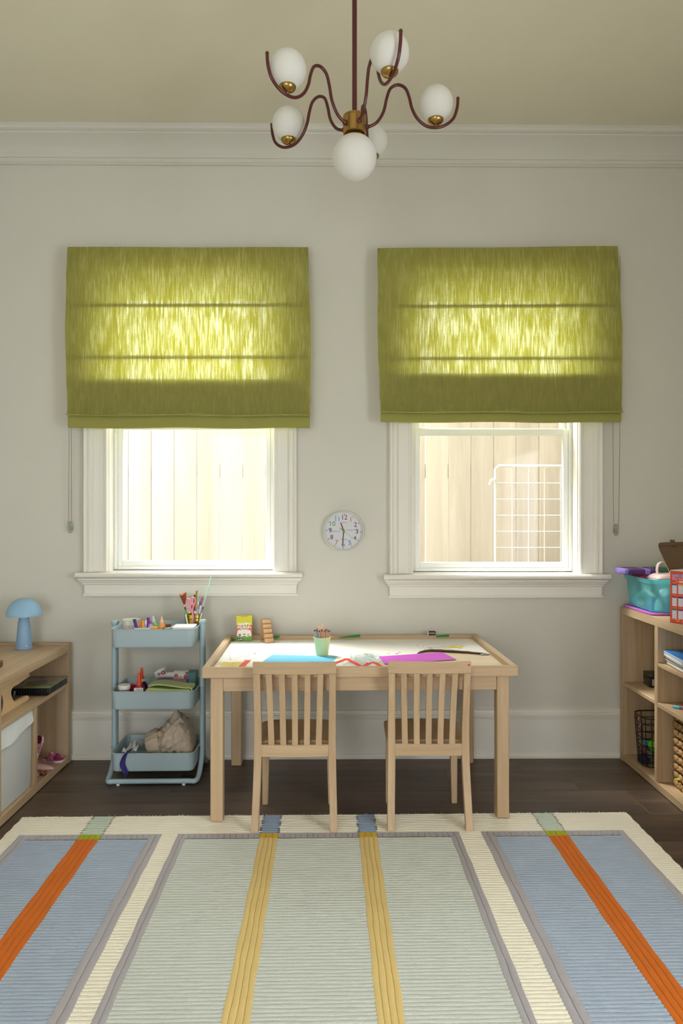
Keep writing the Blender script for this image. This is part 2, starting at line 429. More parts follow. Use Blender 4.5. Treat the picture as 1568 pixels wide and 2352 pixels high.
def profile_x(prof, x0, x1):                         # prof: (y,z) closed outline swept along x
    return MB().loft([[(x0, a, b) for a, b in prof], [(x1, a, b) for a, b in prof]], True, True)
BB = [(YW, 0), (YW - .027, 0), (YW - .027, .012), (YW - .022, .022), (YW - .014, .026), (YW - .014, .196), (YW - .017, .199), (YW - .017, .205), (YW - .021, .208), (YW - .022, .218),
      (YW - .013, .222), (YW - .013, .226), (YW - .017, .229), (YW - .015, .238), (YW - .006, .242), (YW, .243)]
struct('baseboard_back', profile_x(BB, XL, XR).mesh('baseboard_back', M['trim'], ang=25))
for nm, X, sg in (('baseboard_left', XL, 1), ('baseboard_right', XR, -1)):
    mb = MB(); pr = [(X + sg * (YW - a), b) for a, b in BB]
    mb.loft([[(a, YB, b) for a, b in pr], [(a, YW - .03, b) for a, b in pr]]); struct(nm, mb.mesh(nm, M['trim'], ang=25))
# crown: bead on the wall, cove, bead under the ceiling
CR = [(YW, 2.985), (YW - .012, 2.985), (YW - .016, 2.990), (YW - .013, 2.997), (YW - .019, 3.002), (YW - .021, 3.012), (YW - .015, 3.018)]
for k in range(7):
    a = k / 6.0
    CR.append((YW - .017 - .078 * (a ** 1.6), 3.02 + .075 * (a ** 0.75)))
CR += [(YW - .102, 3.097), (YW - .105, 3.104), (YW - .100, 3.110), (YW - .112, 3.116), (YW - .118, 3.126), (YW - .118, 3.140), (YW, 3.140)]
struct('trim_1', profile_x(CR, XL, XR).mesh('trim_1', M['wall'], ang=20))
for nm, X, sg in (('trim_2', XL, 1), ('trim_3', XR, -1)):
    mb = MB(); pr = [(X + sg * (YW - a), b) for a, b in CR]
    mb.loft([[(a, YB, b) for a, b in pr], [(a, YW, b) for a, b in pr]]); struct(nm, mb.mesh(nm, M['wall'], ang=20))

# ------------------------------------------------------------------ windows with casing, stool, apron, sashes, panes
CASE = [(0, 0), (0, .020), (.006, .026), (.010, .020), (.016, .020), (.020, .017), (.058, .015), (.064, .017), (.070, .017), (.074, .024), (.082, .030), (.092, .030), (.098, .026), (.104, .034), (.112, .036), (.117, .030), (.117, 0)]
def window(nm, W, has_gap):
    x0, x1, z0, z1 = W
    r = struct(nm, None)
    for sg, xe in ((-1, x0), (1, x1)):
        pr = [(xe + sg * a, YW - d) for a, d in CASE]
        MB().loft([[(a, b, z0) for a, b in pr], [(a, b, z1) for a, b in pr]]).build('side_casing', M['trim'], r, ang=25)
    pr = [(z1 + a, YW - d) for a, d in CASE]
    MB().loft([[(x0 - .117, b, a) for a, b in pr], [(x1 + .117, b, a) for a, b in pr]]).build('head_casing', M['trim'], r, ang=25)
    # stool with rounded nose, returns past the casing
    zs = z0; nose = [(YW + .10, zs), (YW - .050, zs), (YW - .060, zs - .003), (YW - .065, zs - .010), (YW - .065, zs - .018), (YW - .060, zs - .025), (YW - .050, zs - .028), (YW, zs - .028)]
    mb = MB().loft([[(x0 - .147, a, b) for a, b in nose[1:]], [(x1 + .147, a, b) for a, b in nose[1:]]]); mb.box((x0, YW, zs - .028), (x1, YW + .10, zs), 0)
    mb.build('stool', M['trim'], r, ang=30)
    ap = [(YW, zs - .028), (YW - .044, zs - .030), (YW - .044, zs - .038), (YW - .038, zs - .042), (YW - .034, zs - .050), (YW - .028, zs - .054), (YW - .026, zs - .062), (YW - .019, zs - .066), (YW - .018, zs - .108), (YW - .024, zs - .112), (YW - .024, zs - .120), (YW, zs - .120)]
    def apx(e, s):                                   # returns narrow towards the bottom, as moulded
        return [(e + s * (max(0.0, (YW - a)) - .018), a, b) for a, b in ap]
    MB().loft([apx(x0 - .115, -1), apx(x1 + .115, 1)]).build('apron', M['trim'], r, ang=25)
    # jambs
    mb = MB(); t = .004
    mb.box((x0, YW, zs), (x0 + t, YW + WT, z1), 0).box((x1 - t, YW, zs), (x1, YW + WT, z1), 0).box((x0, YW, z1 - t), (x1, YW + WT, z1), 0).box((x0, YW + .10, zs - .02), (x1, YW + WT, zs + .004), 0)
    mb.build('jamb', M['trim'], r, smooth=False)
    # vinyl frame and two sashes
    yf0, yf1 = YW + .075, YW + .150
    def frame(name, a, b, c, d, ya, yb, wd, wb=None, wt=None):
        m_ = MB(); wb = wb or wd; wt = wt or wd
        m_.box((a, ya, c), (a + wd, yb, d), .003).box((b - wd, ya, c), (b, yb, d), .003).box((a + wd, ya, c), (b - wd, yb, c + wb), .003).box((a + wd, ya, d - wt), (b - wd, yb, d), .003)
        return m_.build(name, M['vinyl'], r)
    frame('outer_frame', x0 + t, x1 - t, zs + .004, z1 - t, yf0, yf1, .018)
    zm = at_y(560, 988 if has_gap else 975, YW + .09).z + .008
    lo = frame('lower_sash', x0 + .022, x1 - .022, zs + .018, zm, yf0 + .008, yf0 + .040, .026, .032, .034)
    MB().add([(x0 + .046, yf0 + .022, zs + .048), (x1 - .046, yf0 + .022, zs + .048), (x1 - .046, yf0 + .022, zm - .030), (x0 + .046, yf0 + .022, zm - .030)], [(0, 1, 2, 3)]).build('pane', M['pane'], lo, smooth=False)
    up = frame('upper_sash', x0 + .022, x1 - .022, zm - .030, z1 - .02, yf0 + .042, yf0 + .072, .030, .036, .036)
    MB().add([(x0 + .050, yf0 + .057, zm + .004), (x1 - .050, yf0 + .057, zm + .004), (x1 - .050, yf0 + .057, z1 - .05), (x0 + .050, yf0 + .057, z1 - .05)], [(0, 1, 2, 3)]).build('pane', M['pane'], up, smooth=False)
    return r
window('window_1', W1, False); window('window_2', W2, True)
# side window trim (out of the picture) so that the opening is a window
mb = MB()
for lo, hi in (((XR - .02, -.5, .46), (XR, -.4, 1.94)), ((XR - .02, 1.0, .46), (XR, 1.1, 1.94)), ((XR - .02, -.5, 1.84), (XR, 1.1, 1.94)), ((XR - .05, -.52, .43), (XR, 1.12, .46))): mb.box(lo, hi, .003)
struct('window_3', mb.mesh('window_3', M['trim']))

# ------------------------------------------------------------------ outside: ground, cedar fence, wire panel
struct('ground', MB().box((-6, YW + WT, -.55), (6, 9, -.45), 0).mesh('ground', M['ground'], smooth=False))
struct('added_side_blocker', MB().box((1.50, YW + WT, -.5), (3.4, 4.49, 5.5), 0).mesh('added_side_blocker', plain('side_blocker_grey', (150, 144, 134), .85), smooth=False))  # unseen block added to cut skylight on the right-hand fence and window
struct('added_top_blocker', MB().box((.20, YW + WT, 3.05), (3.4, 4.30, 3.16), 0).mesh('added_top_blocker', plain('top_blocker_grey', (170, 164, 154), .85), smooth=False))  # unseen slab added overhead to dim the sky at the right-hand window
fc = thing('fence', 'pale cedar board fence outside behind both windows', 'fence', (0, 4.515, -.45))
s0 = at_y(294.1, 1150, 4.515).x; pitch = (at_y(976.7, 1150, 4.515).x - s0) / 13.0
pm = MB().box((-pitch / 2 + .0011, 0, 0), (pitch / 2 - .0011, .018, 2.36), .003).mesh('plank', M['fence'])
for k in range(-9, 25):
    put('plank', pm, fc, (s0 + (k + .5) * pitch, random.uniform(-.002, .002), random.uniform(-.008, .008)))
for z in (.4, 1.9): MB().box((-1.95, .022, z), (3.05, .06, z + .09), .003).build('rail', M['fence'], fc)
wp = thing('wire_gate', 'white wire grid gate with rounded tube frame outside the window beside the bookcase', 'gate', (0, 4.25, -.45))
wpm = plain('white_wire', (206, 203, 196), 0.5)
a = at_y(1137, 1070, 4.25); bx = a.x; tz = a.z + .45
fr = [(bx + .95, 0, .02), (bx, 0, .02), (bx, 0, tz - .02), (bx + .02, 0, tz), (bx + .95, 0, tz)]
MB().tube(fr, .009, 8, loop=True).build('frame', wpm, wp)
wx = [at_y(p, 1200, 4.25).x for p in (1176, 1213.5, 1250, 1287)]
for x in wx + [wx[-1] + .095 * k for k in range(1, 6)]: MB().tube([(x, 0, .02), (x, 0, tz)], .0032, 6).build('wire', wpm, wp)
z = tz - .10
while z > .1: MB().tube([(bx, .004, z), (bx + .95, .004, z)], .0026, 6).build('wire', wpm, wp); z -= .094
MB().tube(smooth_path([(bx - .002, -.01, tz - .082), (bx - .025, -.015, tz - .085), (bx - .036, -.015, tz - .112)], 4), .008, 6).build('latch', wpm, wp)

# ================================================================== ROMAN BLINDS
def blind(label, tl, tr, bl, br, rods, fold_y, hem_y, chain, sgn_cord, tens):
    """corner pixels of the main panel; drawn on the real plane in front of the casing"""
    Y0 = 3.600
    P = [at_y(p[0], p[1], Y0) for p in (tl, tr, bl, br)]
    r = thing('roman_blind', label, 'blind', (0, 0, 0))
    x0, x1 = (P[0].x + P[2].x) / 2, (P[1].x + P[3].x) / 2
    zt0, zt1 = P[0].z, P[1].z
    zf = at_y(500, fold_y, Y0).z; zh = at_y(500, hem_y, Y0 + .02).z
    zr = [(at_y(tl[0], a, Y0).z, at_y(tr[0], b, Y0).z) for a, b in rods]
    zstack = at_y(500, rods[2][0] if len(rods) > 2 else 872, Y0).z
    def X(u, z):                                     # the cloth widens a hair towards the bottom
        t = (zt0 - z) / (zt0 - zf)
        return (P[0].x + (P[2].x - P[0].x) * t) * (1 - u) + (P[1].x + (P[3].x - P[1].x) * t) * u
    def main(u, v):
        zt = zt0 * (1 - u) + zt1 * u + .0012 * math.sin(u * 9)
        z = zt + (zf - zt) * v
        wv = .006 * math.sin(v * PI * 3.0) ** 2 + .0015 * math.sin(u * 23 + v * 5) * v
        e = .004 * math.sin(v * 7 + 1) * (1 if u < .02 else -1 if u > .98 else 0)
        yb = Y0 - .012 * min(1, v * 6) - wv
        if v > .955: yb -= .010 * ((v - .955) / .045)                 # bottom kicks out over the fold
        return (X(u, z) + e, yb, z + (0.003 * math.sin(u * 17) * v if v > .9 else 0))
    nv = 60
    MB().sheet(main, 60, nv).build('front_panel', M['blind'], r, ang=60, fix=False)
    # cloth turned up behind, then dropping to the bottom hem: two more layers in one sheet
    path = [(Y0 - .031, zf), (Y0 - .029, zf - .004), (Y0 - .022, zf - .003), (Y0 - .006, zf + .05), (Y0 - .002, zstack - .01), (Y0 + .002, zstack), (Y0 + .006, zstack - .012), (Y0 + .002, zf + .04), (Y0 - .012, zf - .01), (Y0 - .014, zh + .006), (Y0 - .011, zh), (Y0 - .002, zh + .002), (Y0 + .004, zh + .05), (Y0 + .008, zstack - .03)]
    sp = smooth_path([(0, a, b) for a, b in path], 4)
    ins = .006
    def back(u, v):
        i = min(len(sp) - 1, int(round(v * (len(sp) - 1)))); q = sp[i]
        xx0, xx1 = P[2].x + (ins if v > .06 else 0), P[3].x - (ins if v > .06 else 0)
        return (xx0 + (xx1 - xx0) * u, q.y + .0018 * math.sin(u * 21), q.z + .0022 * math.sin(u * 13 + 2) * (1 if q.z < zf + .02 else 0))
    MB().sheet(back, 40, len(sp) - 1).build('lower_fold', M['blindfold'], r, ang=60, fix=False)
    for (za, zb) in zr[:2]:                          # dowels in sewn pockets on the back of the cloth
        pts = [(x0 + .012 + (x1 - x0 - .024) * k / 10, Y0 + .001 - .006 * 0, za + (zb - za) * k / 10) for k in range(11)]
        MB().tube(pts, .0085, 8, flat=.7).build('dowel_pocket', M['hem'], r)
    for e in (0, 1):                                 # turned side hems
        def hem(u, v):
            z = zt0 + (zf + .06 - zt0) * v
            xe = X(e, z); wd = .021
            return (xe + (wd * u + .003) * (1 if e == 0 else -1), Y0 + .001, z)
        MB().sheet(hem, 2, 12).build('side_hem', M['hem'], r, ang=60)
    MB().box((P[0].x + .012, Y0 + .006, zt0 - .034), (P[1].x - .012, YW, min(zt0, zt1) - .006), .002).build('head_rail', plain('rail_board', (150, 148, 90), .8), r)
    for k in (.10, .5, .9):
        MB().box((x0 + (x1 - x0) * k - .008, Y0 + .010, zt0 - .006), (x0 + (x1 - x0) * k + .008, YW, zt0 + .003), .001).build('bracket', M['white'], r)
    # bead chain loop and its clear tensioner
    (ca, cb), ctop, cbot = chain
    A = at_y(ca, ctop, 3.645); B = at_y(cb, ctop, 3.645); a2 = at_y(tens[0] - tens[2], cbot, 3.668); b2 = at_y(tens[0] + tens[2], cbot, 3.668)
    ztop = zt0 - .02
    n = 7
    pts = [(A.x, 3.640, ztop), (A.x, 3.645, A.z)] + [(A.x + (a2.x - A.x) * k / n, 3.645 + .023 * k / n, A.z + (a2.z - A.z) * k / n) for k in range(1, n + 1)]
    mid = [((a2.x + b2.x) / 2 + (b2.x - a2.x) / 2 * math.cos(t), 3.668, a2.z + (b2.x - a2.x) / 2 * math.sin(t)) for t in [PI + PI * k / 6 for k in range(1, 6)]]
    pts += mid + [(b2.x + (B.x - b2.x) * k / n, 3.668 - .023 * k / n, b2.z + (B.z - b2.z) * k / n) for k in range(0, n + 1)] + [(B.x, 3.640, ztop)]
    # beads: short swells along a thread
    P2 = [Vector(p) for p in pts]; dense, rad = [], []
    for i in range(len(P2) - 1):
        L = (P2[i + 1] - P2[i]).length; m = max(1, int(L / .0045))
        for k in range(m):
            for t, q in ((0, .0007), (.5, .0019)): dense.append(P2[i].lerp(P2[i + 1], (k + t) / m)); rad.append(q)
    MB().tube(dense, rad, 5).build('bead_chain', plain('bead_chain', (150, 146, 132), .4, .4), r)
    tp = at_y(tens[0], tens[1], 3.668)
    cl = clear('clear_plastic', (235, 238, 232), .22, body=(225, 228, 222), rough=.1)
    mb = MB(); rg = []
    for zz, ww, yy in ((.034, .010, .005), (.026, .013, .007), (.006, .0135, .008), (-.012, .012, .008), (-.022, .009, .006), (-.026, .004, .003)):
        rg.append([(tp.x + a_, 3.668 + b_, tp.z + zz) for a_, b_ in rrect(ww, yy, min(ww, yy) * .9, 4)])
    mb.loft(rg); mb.box((tp.x - .006, 3.670, tp.z - .012), (tp.x + .006, YW, tp.z + .012), .002)
    mb.build('chain_tensioner', cl, r)
    return r
blind('olive linen roman blind half lowered above the window beside the blue cart', (153, 567), (709, 568), (155, 956), (714, 954), [(703, 702), (820, 820), (872, 872)], 954, 984, ((158.5, 163.5), 992, 1200), 1, (161, 1213, 3.2))
blind('olive linen roman blind half lowered above the window beside the bookcase', (865, 570), (1420, 565), (871, 948), (1427, 942), [(705, 703), (823, 822), (858, 858)], 946, 970, ((1407, 1423), 985, 1200), -1, (1414.5, 1219, 6.0))

# ================================================================== WALL CLOCK
ck = thing('wall_clock', 'round white wall clock with coloured numbers between the windows', 'clock')
cp = at_y(789, 1220, 3.66); R = 47.0 / F * 3.66
ck.location = (cp.x, YW, cp.z); ck.rotation_euler = (PI / 2, 0, 0)    # local z points into the room
pr = [(R * .93, 0), (R * .985, .002), (R, .012), (R, .026), (R * .985, .033), (R * .955, .035), (R * .93, .031), (R * .915, .022), (R * .91, .018)]
MB().lathe(pr, 64, caps=False).build('rim', plain('clock_rim', (222, 226, 218), .35), ck)
MB().lathe([(R * .94, .001), (R * .94, .018)], 64).build('dial', plain('clock_dial', (232, 232, 238), .5), ck)
MB().lathe([(R * .93, .0285), (R * .93, .0293)], 64).build('glass_cover', clear('clock_glass', (253, 253, 253), .01), ck)
CC = {12: (128, 38, 42), 1: (205, 118, 84), 2: (150, 50, 84), 3: (52, 46, 88), 4: (84, 152, 64), 5: (66, 150, 205), 6: (128, 46, 56), 7: (200, 116, 84), 8: (138, 40, 84), 9: (50, 46, 92), 10: (92, 158, 78), 11: (66, 150, 200)}
for hgt in range(1, 13):
    a = PI / 2 - hgt * PI / 6 - .04
    cm = plain('clock_colour_%d' % hgt, CC[hgt], .5)
    put('number', text_mesh(str(hgt), .033, cm, .0003, .0002), ck, (R * .66 * math.cos(a), R * .66 * math.sin(a), .0186))
    mb = MB(); mb.xf = Matrix.Translation((R * .835 * math.cos(a), R * .835 * math.sin(a), .018))
    mb.lathe([(.0016, .0006), (.0034, .0006), (.0034, .0001), (.0016, .0001)], 14, caps=False).build('hour_ring', cm, ck)
mb = MB(); tick = plain('clock_tick', (120, 124, 128), .5)
for k in range(60):
    if k % 5 == 0: continue
    a = PI / 2 - k * PI / 30 - .04; mb.xf = Matrix.Rotation(a, 4, 'Z'); mb.box((R * .81, -.0006, .0181), (R * .845, .0006, .0186), 0)
mb.build('minute_ticks', tick, ck, smooth=False)['kind'] = 'stuff'
for body, (dx, dy) in (("O'Clock", (0, .42)), ('Quarter Past', (.40, .05)), ('Half Past', (.03, -.42)), ('Quarter To', (-.38, -.01))):
    put('lettering', text_mesh(body, .0095, plain('clock_print', (96, 96, 108), .5), .0001), ck, (R * dx, R * dy, .0184))
def hand(name, ang, l0, l1, wd, z, col):
    mb = MB(); mb.xf = Matrix.Rotation(math.radians(ang), 4, 'Z'); mb.box((l0, -wd / 2, z), (l1, wd / 2, z + .0008), .0003); mb.build(name, col, ck)
red = plain('clock_red', (168, 24, 36), .4); grn = plain('clock_green', (90, 180, 60), .4)
hand('hour_hand', 90 + 19, -.008, R * .43, .0055, .0205, red); hand('minute_hand', -94, -.01, R * .57, .0042, .0218, M['black'])
hand('second_hand', -38, 0, R * .62, .0010, .0232, plain('clock_thin', (150, 160, 150), .4)); hand('second_hand', 142, .004, R * .26, .0034, .0232, grn)
MB().lathe([(.006, .019), (.006, .0225), (.003, .0245)], 20).build('hub', grn, ck)

# ================================================================== CHANDELIER
hx, hd, hz = .045, 2.52, 2.575
ch = thing('chandelier', 'burgundy chandelier with curled arms and white glass globes under the ceiling', 'chandelier', room(hx, hd, hz))
dz = hz
MB().lathe([(.0085, .028), (.0085, ZC - hz - .02)], 20).build('rod', M['burgundy'], ch)
MB().lathe([(.010, ZC - hz - .032), (.05, ZC - hz - .028), (.062, ZC - hz - .012), (.062, ZC - hz)], 32).build('ceiling_canopy', M['brass'], ch)
hub = MB().lathe([(.030, .030), (.037, .030), (.0395, .027), (.0395, .022), (.0385, .0215), (.0395, .021), (.0395, -.032), (.036, -.034), (.033, -.030), (.032, -.012), (.01, -.010)], 40).build('hub', M['brass'], ch)
MB().sphere((0, 0, 2.462 - hz), .0765, 40, 24).build('globe', M['opal'], ch)
AR = [(.036, 2.568), (.052, 2.570), (.078, 2.586), (.100, 2.622), (.111, 2.668), (.124, 2.703), (.150, 2.717), (.176, 2.706), (.190, 2.674), (.199, 2.638), (.217, 2.604), (.245, 2.580), (.276, 2.573), (.312, 2.581), (.343, 2.606), (.357, 2.643), (.360, 2.676)]
arm_me = MB().tube(smooth_path([(r_, 0, z_ - hz) for r_, z_ in AR], 5), .0054, 10).sphere((.360, 0, 2.677 - hz), .0062, 10, 8).mesh('arm', M['burgundy'])
jt = MB(); jt.xf = Matrix.Rotation(PI / 2, 4, 'Y'); jt.lathe([(.0088, .038), (.0092, .046), (.006, .050), (.004, .051)], 16, c=(0.007, 0, 0)); jt_me = jt.mesh('joint', M['burgundy'])
cup_me = MB().lathe([(.004, -.010), (.005, -.004), (.012, -.001), (.0215, .004), (.0268, .011), (.0275, .016), (.0255, .022), (.020, .0255), (.012, .027)], 28).mesh('cup', M['brass'])
gl_me = MB().sphere((0, 0, 0), .0605, 36, 22).mesh('globe', M['opal'])
for k in range(5):
    a = math.radians(3.5 + 72 * k) + YAW
    ao = put('arm', arm_me, ch, None, a)
    put('joint', jt_me, ao); put('cup', cup_me, ao, (.282, 0, 2.585 - hz)); put('globe', gl_me, ao, (.282, 0, 2.656 - hz))

# ================================================================== RUG
ra = at_z(55, 1876, .012); rb = at_z(1435, 1865, .012)
rw = (rb - ra).length; rrot = math.atan2(rb.y - ra.y, rb.x - ra.x)
rug = thing('rug', 'striped wool area rug in blue, pale green, cream and orange under the chairs', 'rug', (ra.x, ra.y, 0), rrot)
def wool(name, rgb, v=.05): return plain('wool_' + name, rgb, .95, bump=.8, bscale=420, var=v, vscale=14, spec=.1, sheen=.1)
RC = {'cream': wool('cream', (244, 237, 218)), 'blue': wool('blue', (168, 181, 199), .10), 'pale': wool('pale_green', (206, 210, 202), .05), 'grey': wool('grey', (180, 175, 180)),
      'orange': wool('orange', (214, 110, 18), .08), 'yellow': wool('yellow', (232, 204, 134)), 'sage': wool('sage', (202, 214, 198)), 'lime': wool('lime', (170, 178, 20)), 'gold': wool('gold', (222, 180, 34)), 'bluepatch': wool('blue_patch', (150, 166, 192))}
RH = .0125
def ribs(name, x0, x1, ya, yb, col, along='x', pitch=.0152, wob=.0012, mname=None):
    """real ribs: along='x' -> grooves run across, along='y' -> grooves run lengthways"""
    prof = [(0, -.0042), (.08, -.0012), (.26, 0), (.74, 0), (.92, -.0012)] if along == 'x' else [(0, -.0030), (.045, -.0006), (.12, 0), (.88, 0), (.955, -.0006)]
    mb = MB(); cols = []
    if along == 'x':
        n = max(1, round((ya - yb) / pitch)); nx = max(2, int((x1 - x0) / .045))
        ys = [(k + f, h) for k in range(n) for f, h in prof] + [(n, -.0042)]
        ph = random.random() * 9
        def fn(u, v):
            i = int(round(v * (len(ys) - 1))); t, h = ys[i]; xx = x0 + (x1 - x0) * u
            q = wob * (math.sin(xx * 31 + t * 1.7 + ph) + .6 * math.sin(xx * 77 + t * 2.9))
            if i in (0, len(ys) - 1): q = 0
            e = 0
            if u in (0, 1): e = (.0035 if u else -.0035) + .0016 * math.sin(t * 1.3 + ph + u)
            return (xx + e, ya - (ya - yb) * t / n + q, RH + h)
        mb.sheet(fn, nx, len(ys) - 1)
    else:
        n = max(1, round((x1 - x0) / pitch)); ny = max(2, int((ya - yb) / .03))
        xs_ = [(k + f, h) for k in range(n) for f, h in prof] + [(n, -.0030)]
        ph = random.random() * 9
        def fn(u, v):
            i = int(round(u * (len(xs_) - 1))); t, h = xs_[i]; yy = ya - (ya - yb) * v
            q = wob * .8 * (math.sin(yy * 23 + t + ph) + .6 * math.sin(yy * 51 + t * 2.1))
            return (x0 + (x1 - x0) * t / n + q, yy, RH + h + .0006)
        mb.sheet(fn, len(xs_) - 1, ny)
    return mb.build(name, RC[col], rug, ang=80)
RL = 3.0; sx = rw / 2.43
def S(v): return v * sx
MB().box((.004, -RL + .004, .0005), (rw - .004, -.004, .0084), .002).build('backing', RC['cream'], rug)
B0, B1 = -.172, -.212                               # rear border, then the grey band
# stations across (local metres from the end nearest the cabinet)
st = {'g0': .052, 'b0': .092, 'o0': .281, 'o1': .364, 'b1': .545, 'g1': .592, 'h0': .650, 'p0': .686, 'y0': .962, 'y1': 1.031, 'z0': 1.336, 'z1': 1.405, 'p1': 1.682, 'h1': 1.720, 'k0': 1.803, 'c0': 1.852, 'q0': 2.049, 'q1': 2.128, 'c1': 2.322, 'k1': 2.352}
for k in st: st[k] = S(st[k])
cuts = [0, st['o0'], st['o1'], st['y0'], st['y1'], st['z0'], st['z1'], st['q0'], st['q1'], rw]
for i in range(9):
    nm = ['border', 'sage_stripe_end', 'border', 'blue_stripe_end', 'border', 'blue_stripe_end', 'border', 'sage_stripe_end', 'border'][i]
    ribs(nm, cuts[i], cuts[i + 1], 0, B0, ['cream', 'sage', 'cream', 'bluepatch', 'cream', 'bluepatch', 'cream', 'sage', 'cream'][i], 'x')
for a, b in ((0, st['g0']), (st['g1'], st['h0']), (st['h1'], st['k0']), (st['k1'], rw)): ribs('border', a, b, B0, -RL, 'cream', 'x')
for a, b in ((st['g0'], st['o0']), (st['o1'], st['g1']), (st['h0'], st['y0']), (st['y1'], st['z0']), (st['z1'], st['h1']), (st['k0'], st['q0']), (st['q1'], st['k1'])):
    ribs('grey_band', a, b, B0, B1, 'grey', 'y', .022)
for a, b, c in ((st['o0'], st['o1'], 'lime'), (st['y0'], st['y1'], 'gold'), (st['z0'], st['z1'], 'gold'), (st['q0'], st['q1'], 'lime')): ribs(c + '_patch', a, b, B0, B1, c, 'y', .02)
for a, b in ((st['g0'], st['b0']), (st['b1'], st['g1']), (st['h0'], st['p0']), (st['p1'], st['h1']), (st['k0'], st['c0']), (st['c1'], st['k1'])): ribs('grey_band', a, b, B1, -RL, 'grey', 'y', .022)
for a, b, c in ((st['b0'], st['o0'], 'blue'), (st['o1'], st['b1'], 'blue'), (st['p0'], st['y0'], 'pale'), (st['y1'], st['z0'], 'pale'), (st['z1'], st['p1'], 'pale'), (st['c0'], st['q0'], 'blue'), (st['q1'], st['c1'], 'blue')):
    ribs(c + '_panel', a, b, B1, -RL, c, 'x')
for a, b, c in ((st['o0'], st['o1'], 'orange'), (st['y0'], st['y1'], 'yellow'), (st['z0'], st['z1'], 'yellow'), (st['q0'], st['q1'], 'orange')): ribs(c + '_stripe', a, b, B1, -RL, c, 'y', .0195)
# woolly fringe along the rear and side edges
mb = MB()
for k in range(900):
    if k < 620: x, y_, dx, dy = random.uniform(0, rw), 0.0, random.uniform(-.004, .004), random.uniform(.002, .007)
    else:
        e = k % 2; x, y_, dx, dy = (0 if e else rw), -random.uniform(0, 1.3), (-1 if e else 1) * random.uniform(.002, .006), random.uniform(-.003, .003)
    z = random.uniform(.004, .0125)
    mb.add([(x - .002, y_, z), (x + .002, y_ + .001, z), (x + dx, y_ + dy, z + random.uniform(-.002, .003)), (x, y_ - .002, z + .001)], [(0, 1, 2), (1, 3, 2), (3, 0, 2)])
mb.build('edge_fuzz', RC['cream'], rug)['kind'] = 'stuff'

# ================================================================== TABLE
TZ, TT = .627, .020                                  # rim height, how far the top lies below it
fl_ = at_z(463, 1535, TZ); fr_ = at_z(1190, 1530.5, TZ)
trot = math.atan2(fr_.y - fl_.y, fr_.x - fl_.x); tw = (fr_ - fl_).length; td = .775
tb = thing('activity_table', 'light oak activity table with raised rim in front of the wall', 'table', (fl_.x, fl_.y, 0), trot)
tm = plain('rim_mark', (150, 60, 50), .6)
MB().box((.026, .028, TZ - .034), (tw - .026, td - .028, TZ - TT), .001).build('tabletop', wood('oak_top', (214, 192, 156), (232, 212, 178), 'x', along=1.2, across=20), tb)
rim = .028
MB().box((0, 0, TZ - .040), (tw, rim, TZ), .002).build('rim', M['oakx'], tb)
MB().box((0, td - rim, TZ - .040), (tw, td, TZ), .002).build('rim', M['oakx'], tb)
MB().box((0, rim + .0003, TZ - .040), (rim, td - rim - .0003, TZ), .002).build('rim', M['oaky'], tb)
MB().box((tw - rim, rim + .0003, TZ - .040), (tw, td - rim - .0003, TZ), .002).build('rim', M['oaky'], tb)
ix, iy, lw = .030, .022, .050
zap = TZ - .0405
MB().box((ix + lw, iy + .006, zap - .058), (tw - ix - lw, iy + .026, zap), .001).build('apron', M['oakx'], tb)
MB().box((ix + lw, td - iy - .026, zap - .058), (tw - ix - lw, td - iy - .006, zap), .001).build('apron', M['oakx'], tb)
for x in (ix + .006, tw - ix - .026): MB().box((x, iy + lw, zap - .058), (x + .020, td - iy - lw, zap), .001).build('apron', M['oaky'], tb)
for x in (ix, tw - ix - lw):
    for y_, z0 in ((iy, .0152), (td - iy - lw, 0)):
        MB().box((x, y_, z0), (x + lw, y_ + lw, zap), .003).build('leg', M['oakz'], tb)

